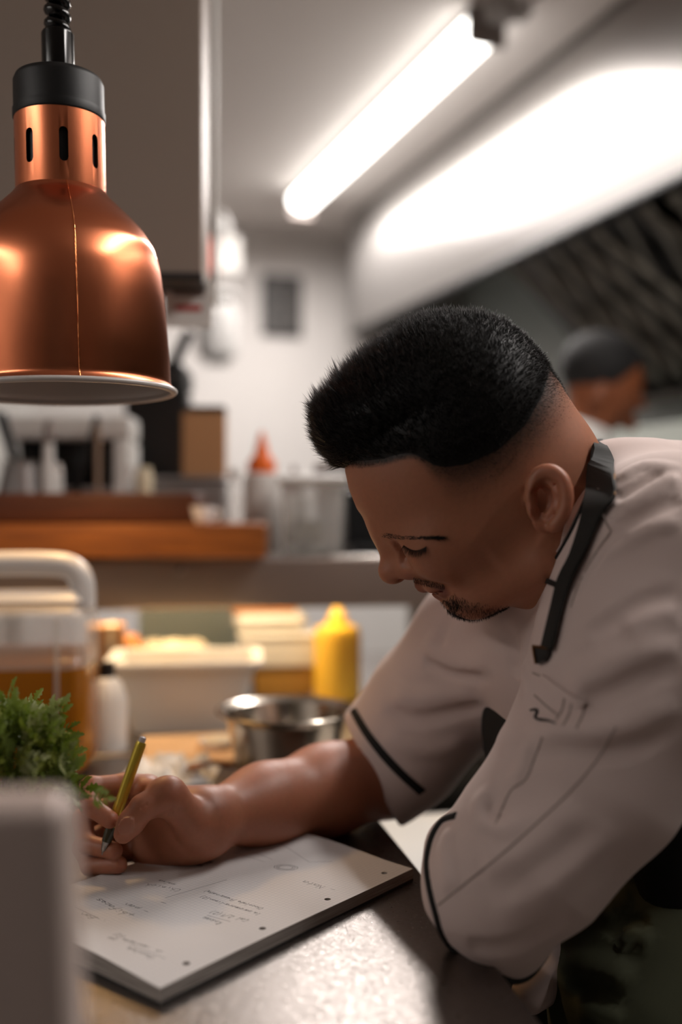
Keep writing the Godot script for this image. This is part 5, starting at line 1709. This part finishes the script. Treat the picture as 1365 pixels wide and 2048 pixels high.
func hair(head_part: Array) -> void:
	var f := Field.new()
	f.add_sheet(hair_sheet, P(880, 790, HZ), 0.15, 0.01)
	var m := f.mesh(Vector3(-0.04, 1.24, -0.98), Vector3(0.24, 1.44, -0.77), 0.0034 * FINE)
	# keep only the crown's shell that stands out of the skin
	var keep := PackedInt32Array()
	for i in range(0, m[2].size(), 3):
		var c: Vector3 = (m[0][m[2][i]] + m[0][m[2][i + 1]] + m[0][m[2][i + 2]]) / 3.0
		if head_sheet(c) > -0.0035:
			keep.append_array([m[2][i], m[2][i + 1], m[2][i + 2]])
	m[2] = keep
	var o := part("hair", field_mesh([m]), M.hair_cap, cook)
	var list := []
	var drawn := {}
	for i in keep:
		if drawn.has(i):
			continue
		drawn[i] = true
		var p: Vector3 = m[0][i]
		if head_sheet(p) < 0.0004:
			continue
		var n: Vector3 = m[1][i]
		var q := to_px(p)
		var front := 1.0 - smoothstep(660.0, 880.0, q.x)
		var back := smoothstep(900.0, 1080.0, q.x)
		var comb := Vector3(-0.55, 0.75, 0).lerp(Vector3(-0.72, 0.60, 0), front).lerp(Vector3(0.55, 0.25, 0), back)
		var sway := Vector3(speckle.get_noise_3dv(p * 160.0), speckle.get_noise_3dv(p * 160.0 + Vector3(9, 0, 0)), speckle.get_noise_3dv(p * 160.0 + Vector3(0, 9, 0))) * 0.9
		for k in 5:
			var d := (n * 0.55 + comb * lerpf(0.55, 0.95, front) + sway + rough_dir(0.16)).normalized()
			var l := lerpf(lerpf(0.0085, 0.0145, front), 0.0045, back) * rng.randf_range(0.45, 1.15)
			list.append([p + rough_dir(0.0024) - n * 0.001, d, l, rng.randf_range(0.00018, 0.00034), Vector3(0, 1, 0) * l * rng.randf_range(-0.05, 0.35) * (0.4 + front)])
	# locks standing off the quiff
	for k in 260:
		var t := rng.randf()
		var root := H(lerpf(648, 690, t), lerpf(880, 770, t) + rng.randf_range(-25, 25), rng.randf_range(-0.05, 0.05))
		var d := (Vector3(-0.85, 0.35 + 0.5 * t, 0) + rough_dir(0.35)).normalized()
		var l := rng.randf_range(0.010, 0.020)
		list.append([root, d, l, rng.randf_range(0.0003, 0.0007), Vector3(0.0, 1, 0) * l * rng.randf_range(0.1, 0.5)])
	var st := part("hair_strands", needles(list), M.hair, o)
	st.set_meta("kind", "stuff")
	# clipped sides
	list = []
	for i in head_part[0].size():
		var p: Vector3 = head_part[0][i]
		if p.y < 1.13 or p.z < -HZ - 0.03:
			continue
		var am := hair_amount(p)
		if am < 0.02:
			continue
		var n: Vector3 = head_part[1][i]
		for k in 4:
			if rng.randf() > am * 1.4:
				continue
			var d := (n * 0.6 + Vector3(0.5, -0.35, 0) + rough_dir(0.35)).normalized()
			list.append([p + rough_dir(0.0016), d, lerpf(0.0009, 0.0042, am * am) * rng.randf_range(0.6, 1.2), rng.randf_range(0.00007, 0.00012), Vector3.ZERO])
	var cl := part("clipped_hair", needles(list), M.hair, o)
	cl.set_meta("kind", "stuff")
	# brows, lashes, moustache and chin beard: laid on the near side, mirrored to the far side
	list = []
	for k in 460:
		var t := rng.randf()
		var y := lerpf(1071, 1076, smoothstep(0.0, 0.4, t)) + rng.randf_range(-5, 4.5) * (1.0 - t * 0.55)
		both(list, on_skin(lerpf(764, 886, t), y), Vector3(0.75, -0.12 + rng.randf_range(-0.3, 0.35), 0.35), rng.randf_range(0.004, 0.0075), 0.00013)
	part("eyebrows", needles(list), M.hair, cook).set_meta("kind", "stuff")
	list = []
	for k in 110:
		var t := k / 110.0
		var p := on_skin(lerpf(808, 854, t), lerpf(1091, 1093, t) + 9.0 * sin(t * PI))
		both(list, p, Vector3(-0.50 + t * 0.45, -0.75 + rng.randf_range(-0.2, 0.2), 0.45), rng.randf_range(0.006, 0.0095), 0.00016)
	part("eyelashes", needles(list), M.hair, cook).set_meta("kind", "stuff")
	list = []
	for k in 420:
		var t := rng.randf()
		var p := on_skin(lerpf(827, 890, t), lerpf(1161, 1176, t) + rng.randf_range(-7, 4))
		both(list, p, Vector3(0.15, -0.75, 0.25) + rough_dir(0.35), 0.0024 * rng.randf_range(0.5, 1.3), 0.00009)
	for k in 1900:
		var t := rng.randf()
		var p := settle(H(lerpf(900, 1012, t), lerpf(1203, 1209, t) + rng.randf_range(-12, 14), rng.randf_range(0.0, 0.036)))
		both(list, p, Vector3(0.1, -0.9, 0.1) + rough_dir(0.4), lerpf(0.0048, 0.0018, t) * rng.randf_range(0.6, 1.3), 0.00012)
	part("beard", needles(list), M.hair, cook).set_meta("kind", "stuff")

func both(list: Array, p: Vector3, d: Vector3, l: float, r: float) -> void:
	if p == Vector3.INF:
		return
	list.append([p, d.normalized(), l, r, Vector3.ZERO])
	list.append([Vector3(p.x, p.y, -2.0 * HZ - p.z), Vector3(d.x, d.y, -d.z).normalized(), l, r, Vector3.ZERO])

func settle(p: Vector3) -> Vector3:         # onto the skin
	for k in 4:
		var l := skin.near(p, 0.03)
		var g := skin.grad(p, l)
		p -= g.normalized() * skin.at(p, l) * 0.9
	return p

func cook_far() -> void:
	var o := thing("person", "second cook in white with short black hair under the hood, out of focus", "person", Vector3.ZERO)
	var Z := 2.42
	var f := Field.new()
	var lean := Basis(Vector3(0, 0, 1), -0.55)
	f.ell(P(1208, 755, Z), Vector3(0.088, 0.098, 0.075), lean, 0.02)                 # skull
	f.ell(P(1228, 800, Z), Vector3(0.058, 0.075, 0.056), lean, 0.03)                 # face
	f.cap(P(1270, 790, Z), P(1282, 812, Z), 0.010, 0.013, 0.012)                     # nose
	f.cap(P(1256, 845, Z), P(1262, 852, Z), 0.016, 0.016, 0.02)                      # chin
	f.ell(P(1198, 792, Z - 0.076), Vector3(0.018, 0.030, 0.010), lean, 0.006)        # ear
	f.ell(P(1262, 835, Z), Vector3(0.012, 0.006, 0.02), lean, 0.006)                 # lips
	f.cap(P(1190, 800, Z), P(1165, 880, Z), 0.055, 0.062, 0.03)                      # neck
	f.chain([[P(1150, 920, Z), 0.055], [P(1110, 1000, Z - 0.16), 0.040], [P(1120, 1190, Z - 0.21), 0.038], [P(1225, 1240, Z - 0.14), 0.042], [P(1300, 1225, Z - 0.08), 0.03], [P(1345, 1222, Z - 0.05), 0.034]], 0.02)
	for k in 4:
		f.cap(P(1335, 1215 + k * 8, Z - 0.07 + k * 0.018), P(1395, 1228 + k * 8, Z - 0.06 + k * 0.018), 0.011, 0.008, 0.006)
	part("body", field_mesh([f.mesh(Vector3(0.42, 0.90, -2.65), Vector3(0.95, 1.72, -2.1), 0.011)]), M.skin_far, o)
	var h := Field.new()
	h.ell(P(1200, 738, Z), Vector3(0.098, 0.090, 0.084), lean, 0.02)
	h.cap(P(1236, 705, Z), P(1272, 722, Z), 0.034, 0.026, 0.03)
	h.ell(P(1262, 806, Z), Vector3(0.070, 0.075, 0.10), lean, 0.02, 1)
	part("hair", field_mesh([h.mesh(Vector3(0.46, 1.40, -2.6), Vector3(0.85, 1.80, -2.25), 0.010)]), M.hair_far, o)
	var c := Field.new()
	c.chain([[P(1160, 892, Z), 0.080], [P(1095, 985, Z), 0.145], [P(1090, 1250, Z), 0.15], [P(1110, 1400, Z), 0.16]], 0.05)
	c.cap(P(1110, 965, Z - 0.17), P(1110, 965, Z + 0.17), 0.085, 0.085, 0.05)
	c.chain([[P(1110, 965, Z - 0.19), 0.075], [P(1120, 1190, Z - 0.21), 0.06], [P(1225, 1240, Z - 0.14), 0.052]], 0.03)
	c.chain([[P(1110, 965, Z + 0.19), 0.075], [P(1120, 1190, Z + 0.21), 0.06], [P(1225, 1240, Z + 0.14), 0.052]], 0.03)
	part("jacket", field_mesh([c.mesh(Vector3(0.2, 0.55, -2.85), Vector3(0.95, 1.6, -2.0), 0.016)]), M.white, o)
	var t := Field.new()
	for s in [-1.0, 1.0]:
		t.chain([[P(1110, 1400, Z + s * 0.09), 0.10], [P(1110, 1700, Z + s * 0.09), 0.085], [P(1110, 2010, Z + s * 0.09), 0.06]], 0.03)
	part("trousers", field_mesh([t.mesh(Vector3(0.3, 0.0, -2.7), Vector3(0.75, 0.95, -2.15), 0.02)]), M.black_cloth, o)

# ------------------------------------------------------------------ bodies: joined distance fields, meshed as surface nets
class Field:
	enum {CAP, ELL, SHEET, PATH, CYL}
	var ty := PackedInt32Array()
	var op := PackedInt32Array()        # 0 join, 1 cut, 2 raise or press the surface by amp near the shape
	var k := PackedFloat32Array()
	var a := PackedVector3Array()
	var ba := PackedVector3Array()
	var il := PackedFloat32Array()
	var ra := PackedFloat32Array()
	var dr := PackedFloat32Array()
	var fn := PackedVector3Array()
	var fs := PackedFloat32Array()
	var inv: Array[Transform3D] = []
	var rad := PackedVector3Array()
	var rad2 := PackedVector3Array()
	var paths := []
	var bc := PackedVector3Array()
	var br := PackedFloat32Array()
	var sheet: Callable
	var all := PackedInt32Array()

	func _add(t: int, o: int, kk: float, pa: Vector3, pb: Vector3, r0: float, r1: float, n: Vector3, s: float, tr: Transform3D, rr: Vector3, path: Array, c: Vector3, rb: float) -> void:
		all.append(ty.size())
		ty.append(t); op.append(o); k.append(kk); a.append(pa); ba.append(pb - pa)
		il.append(1.0 / maxf((pb - pa).length_squared(), 1e-12))
		ra.append(r0); dr.append(r1 - r0); fn.append(n); fs.append(1.0 / s - 1.0)
		inv.append(tr); rad.append(Vector3(1.0 / rr.x, 1.0 / rr.y, 1.0 / rr.z)); rad2.append(Vector3(1.0 / (rr.x * rr.x), 1.0 / (rr.y * rr.y), 1.0 / (rr.z * rr.z)))
		paths.append(path); bc.append(c); br.append(rb)

	func cap(pa: Vector3, pb: Vector3, r0: float, r1: float, kk := 0.02, o := 0, n := Vector3.ZERO, s := 1.0) -> void:
		_add(CAP, o, kk, pa, pb, r0, r1, n, s, Transform3D(), Vector3.ONE, [], (pa + pb) / 2.0, pa.distance_to(pb) / 2.0 + maxf(r0, r1) * maxf(s, 1.0))

	func chain(pts: Array, kk := 0.02) -> void:      # [[point, radius], ...]
		for i in pts.size() - 1:
			cap(pts[i][0], pts[i + 1][0], pts[i][1], pts[i + 1][1], kk)

	func ell(c: Vector3, r: Vector3, b := Basis(), kk := 0.02, o := 0) -> void:
		_add(ELL, o, kk, c, c + Vector3.UP, 0, 0, Vector3.ZERO, 1.0, Transform3D(b, c).affine_inverse(), r, [], c, maxf(r.x, maxf(r.y, r.z)))

	func cyl(pa: Vector3, pb: Vector3, r0: float, r1: float, kk := 0.01, o := 0) -> void:
		_add(CYL, o, kk, pa, pb, r0, r1, Vector3.ZERO, 1.0, Transform3D(), Vector3.ONE, [], (pa + pb) / 2.0, pa.distance_to(pb) / 2.0 + maxf(r0, r1) * 1.3)

	# raise (amp > 0) or press (amp < 0) the surface along a path; width is the reach to each side
	func crease(pts: Array, width: float, amp: float) -> void:
		var c := Vector3.ZERO
		for p in pts:
			c += p
		c /= pts.size()
		var rr := 0.0
		for p in pts:
			rr = maxf(rr, c.distance_to(p))
		_add(PATH, 2, width, c, c + Vector3.UP, amp, amp, Vector3.ZERO, 1.0, Transform3D(), Vector3.ONE, pts, c, rr + width)

	func add_sheet(f: Callable, c: Vector3, r: float, kk := 0.01) -> void:
		sheet = f
		_add(SHEET, 0, kk, c, c + Vector3.UP, 0, 0, Vector3.ZERO, 1.0, Transform3D(), Vector3.ONE, [], c, r)

	func near(p: Vector3, h: float) -> PackedInt32Array:
		var out := PackedInt32Array()
		for i in ty.size():
			if p.distance_to(bc[i]) - br[i] < h + (k[i] if op[i] != 2 else 0.0):
				out.append(i)
		return out

	func at(p: Vector3, list: PackedInt32Array) -> float:
		var d := 1.0
		for i in list:
			var x: float
			match ty[i]:
				CAP:
					var q := p - a[i]
					if fs[i] != 0.0:
						q += fn[i] * (q.dot(fn[i]) * fs[i])
					var h := clampf(q.dot(ba[i]) * il[i], 0.0, 1.0)
					x = (q - ba[i] * h).length() - ra[i] - dr[i] * h
				ELL:
					var q: Vector3 = inv[i] * p
					var k0 := (q * rad[i]).length()
					var k1 := (q * rad2[i]).length()
					x = k0 * (k0 - 1.0) / maxf(k1, 1e-6)
				CYL:
					var q := p - a[i]
					var h := q.dot(ba[i]) * il[i]
					var l := sqrt(1.0 / il[i])
					var dx := (q - ba[i] * h).length() - ra[i] - dr[i] * clampf(h, 0.0, 1.0)
					var dy := (absf(h - 0.5) - 0.5) * l
					x = minf(maxf(dx, dy), 0.0) + Vector2(maxf(dx, 0.0), maxf(dy, 0.0)).length()
				SHEET:
					x = sheet.call(p)
				_:
					var path: Array = paths[i]
					var best := 1.0
					var n := path.size() - 1
					var t := 0.0
					for j in n:
						var s: Vector3 = path[j]
						var e: Vector3 = path[j + 1] - s
						var h := clampf((p - s).dot(e) / e.length_squared(), 0.0, 1.0)
						var dd := (p - s - e * h).length()
						if dd < best:
							best = dd
							t = (j + h) / n
					if best < k[i]:
						var w := 1.0 - best / k[i]
						d -= ra[i] * w * w * (3.0 - 2.0 * w) * smoothstep(0.0, 0.25, minf(t, 1.0 - t) + 0.02)
					continue
			var kk := k[i]
			if op[i] == 1:
				x = -x
				var h1 := maxf(kk - absf(d - x), 0.0)
				d = maxf(d, x) + h1 * h1 / (4.0 * kk)
			else:
				var h2 := maxf(kk - absf(d - x), 0.0)
				d = minf(d, x) - h2 * h2 / (4.0 * kk)
		return d

	func grad(p: Vector3, list: PackedInt32Array, e := 0.0006) -> Vector3:
		return Vector3(
			at(p + Vector3(e, 0, 0), list) - at(p - Vector3(e, 0, 0), list),
			at(p + Vector3(0, e, 0), list) - at(p - Vector3(0, e, 0), list),
			at(p + Vector3(0, 0, e), list) - at(p - Vector3(0, 0, e), list)) / (2.0 * e)

	# where a line from o first meets the surface
	func meet(o: Vector3, dir: Vector3, t0: float, t1: float) -> Vector3:
		var t := t0
		for s in 200:
			var p := o + dir * t
			var d := at(p, near(p, 0.08))
			if d < 0.0003:
				return p
			t += minf(d * 0.7, 0.04)
			if t > t1:
				break
		return Vector3.INF

	# surface nets over the box lo..hi; returns [vertices, normals, indices]
	func mesh(lo: Vector3, hi: Vector3, cell: float) -> Array:
		var B := 4
		var nb := Vector3i(((hi - lo) / (cell * B)).ceil())
		var n := nb * B + Vector3i.ONE
		var sx := n.x
		var sxy := n.x * n.y
		var val := PackedFloat32Array()
		val.resize(sxy * n.z)
		val.fill(9.0)
		var idx := PackedInt32Array()
		idx.resize(sxy * n.z)
		idx.fill(-1)
		var reach := cell * B * 0.87
		var verts := PackedVector3Array()
		var norms := PackedVector3Array()
		var cells := PackedInt32Array()
		var lists := []
		# coarse blocks of blocks first
		var C := 4
		for cz in range(0, nb.z, C):
			for cy in range(0, nb.y, C):
				for cx in range(0, nb.x, C):
					var mid := lo + Vector3(cx + C * 0.5, cy + C * 0.5, cz + C * 0.5) * cell * B
					var big := near(mid, reach * C + 0.004)
					if big.is_empty():
						continue
					if absf(at(mid, big)) > reach * C * 1.6 + 0.004:
						continue
					for bz in range(cz, mini(cz + C, nb.z)):
						for by in range(cy, mini(cy + C, nb.y)):
							for bx in range(cx, mini(cx + C, nb.x)):
								var c := lo + Vector3(bx + 0.5, by + 0.5, bz + 0.5) * cell * B
								var list := PackedInt32Array()
								for i in big:
									if c.distance_to(bc[i]) - br[i] < reach + 0.003 + (k[i] if op[i] != 2 else 0.0):
										list.append(i)
								if list.is_empty() or absf(at(c, list)) > reach * 1.7 + 0.003:
									continue
								var li := lists.size()
								lists.append(list)
								for z in range(bz * B, bz * B + B + 1):
									for y in range(by * B, by * B + B + 1):
										var row := y * sx + z * sxy
										for x in range(bx * B, bx * B + B + 1):
											if val[row + x] == 9.0:
												val[row + x] = at(lo + Vector3(x, y, z) * cell, list)
								cells.append(li); cells.append(bx); cells.append(by); cells.append(bz)
		var corner := PackedInt32Array([0, 1, sx, sx + 1, sxy, sxy + 1, sxy + sx, sxy + sx + 1])
		var edges := [[0, 1], [2, 3], [4, 5], [6, 7], [0, 2], [1, 3], [4, 6], [5, 7], [0, 4], [1, 5], [2, 6], [3, 7]]
		var offs := [Vector3(0, 0, 0), Vector3(1, 0, 0), Vector3(0, 1, 0), Vector3(1, 1, 0), Vector3(0, 0, 1), Vector3(1, 0, 1), Vector3(0, 1, 1), Vector3(1, 1, 1)]
		for q in range(0, cells.size(), 4):
			var list: PackedInt32Array = lists[cells[q]]
			for z in range(cells[q + 3] * B, cells[q + 3] * B + B):
				for y in range(cells[q + 2] * B, cells[q + 2] * B + B):
					for x in range(cells[q + 1] * B, cells[q + 1] * B + B):
						var o := x + y * sx + z * sxy
						var mask := 0
						for j in 8:
							if val[o + corner[j]] < 0.0:
								mask |= 1 << j
						if mask == 0 or mask == 255:
							continue
						var s := Vector3.ZERO
						var m := 0
						for e in edges:
							if ((mask >> e[0]) & 1) != ((mask >> e[1]) & 1):
								var v0 := val[o + corner[e[0]]]
								var v1 := val[o + corner[e[1]]]
								s += offs[e[0]].lerp(offs[e[1]], v0 / (v0 - v1))
								m += 1
						var p := lo + (Vector3(x, y, z) + s / m) * cell
						var g := grad(p, list)
						var l := maxf(g.length(), 0.3)
						p -= g * clampf(at(p, list) / (l * l), -cell * 0.5, cell * 0.5)
						idx[o] = verts.size()
						verts.append(p)
						norms.append(g.normalized())
		var tri := PackedInt32Array()
		for q in range(0, cells.size(), 4):
			for z in range(cells[q + 3] * B, cells[q + 3] * B + B):
				for y in range(cells[q + 2] * B, cells[q + 2] * B + B):
					for x in range(cells[q + 1] * B, cells[q + 1] * B + B):
						var o := x + y * sx + z * sxy
						if idx[o] < 0:
							continue
						var v0 := val[o]
						for ax in 3:
							var step: int = [1, sx, sxy][ax]
							var v1 := val[o + step]
							if (v0 < 0.0) == (v1 < 0.0):
								continue
							var u: int = [sx, sxy, 1][ax]
							var w: int = [sxy, 1, sx][ax]
							if (x == 0 and ax != 0) or (y == 0 and ax != 1) or (z == 0 and ax != 2):
								continue
							var i0 := idx[o]
							var i1 := idx[o - u]
							var i2 := idx[o - u - w]
							var i3 := idx[o - w]
							if i1 < 0 or i2 < 0 or i3 < 0:
								continue
							if v0 < 0.0:
								tri.append_array([i0, i2, i1, i0, i3, i2])
							else:
								tri.append_array([i0, i1, i2, i0, i2, i3])
		return [verts, norms, tri]

func field_mesh(parts: Array, colour: Variant = null) -> ArrayMesh:
	var vs := PackedVector3Array()
	var ns := PackedVector3Array()
	var ix := PackedInt32Array()
	var cs := PackedColorArray()
	for p in parts:
		var off := vs.size()
		vs.append_array(p[0])
		ns.append_array(p[1])
		for i in p[2]:
			ix.append(i + off)
	var arr := []
	arr.resize(Mesh.ARRAY_MAX)
	arr[Mesh.ARRAY_VERTEX] = vs
	arr[Mesh.ARRAY_NORMAL] = ns
	arr[Mesh.ARRAY_INDEX] = ix
	if colour != null:
		cs.resize(vs.size())
		for i in vs.size():
			cs[i] = colour.call(vs[i], ns[i])
		arr[Mesh.ARRAY_COLOR] = cs
	var me := ArrayMesh.new()
	me.add_surface_from_arrays(Mesh.PRIMITIVE_TRIANGLES, arr)
	return me

# flat map of signed distances (pixels, positive inside) to an outline, for heads that follow a traced profile
class Outline:
	var lo: Vector2
	var step: float
	var w: int
	var h: int
	var d := PackedFloat32Array()
	func _init(poly: PackedVector2Array, l: Vector2, hi: Vector2, s: float) -> void:
		lo = l
		step = s
		w = int((hi.x - l.x) / s) + 1
		h = int((hi.y - l.y) / s) + 1
		d.resize(w * h)
		var n := poly.size()
		for j in h:
			for i in w:
				var p := l + Vector2(i, j) * s
				var best := 1e9
				for q in n:
					var v := poly[q]
					var e := poly[(q + 1) % n] - v
					var f := p - v
					best = minf(best, (f - e * clampf(f.dot(e) / e.length_squared(), 0.0, 1.0)).length_squared())
				d[j * w + i] = sqrt(best) * (1.0 if Geometry2D.is_point_in_polygon(p, poly) else -1.0)
		# soften the ridges deep inside, keep the outline
		for pass_ in 3:
			for dir in [1, w]:
				var src := d.duplicate()
				for j in range(4, h - 4):
					for i in range(4, w - 4):
						var o := j * w + i
						if src[o] > 6.0:
							var m := (src[o - 4 * dir] + src[o - 3 * dir] + src[o - 2 * dir] + src[o - dir] + src[o] + src[o + dir] + src[o + 2 * dir] + src[o + 3 * dir] + src[o + 4 * dir]) / 9.0
							d[o] = lerpf(src[o], m, clampf((src[o] - 6.0) / 30.0, 0.0, 1.0))
	func at(p: Vector2) -> float:
		var q := (p - lo) / step
		var x := clampi(int(q.x), 0, w - 2)
		var y := clampi(int(q.y), 0, h - 2)
		var fx := clampf(q.x - x, 0.0, 1.0)
		var fy := clampf(q.y - y, 0.0, 1.0)
		var o := y * w + x
		return lerpf(lerpf(d[o], d[o + 1], fx), lerpf(d[o + w], d[o + w + 1], fx), fy)
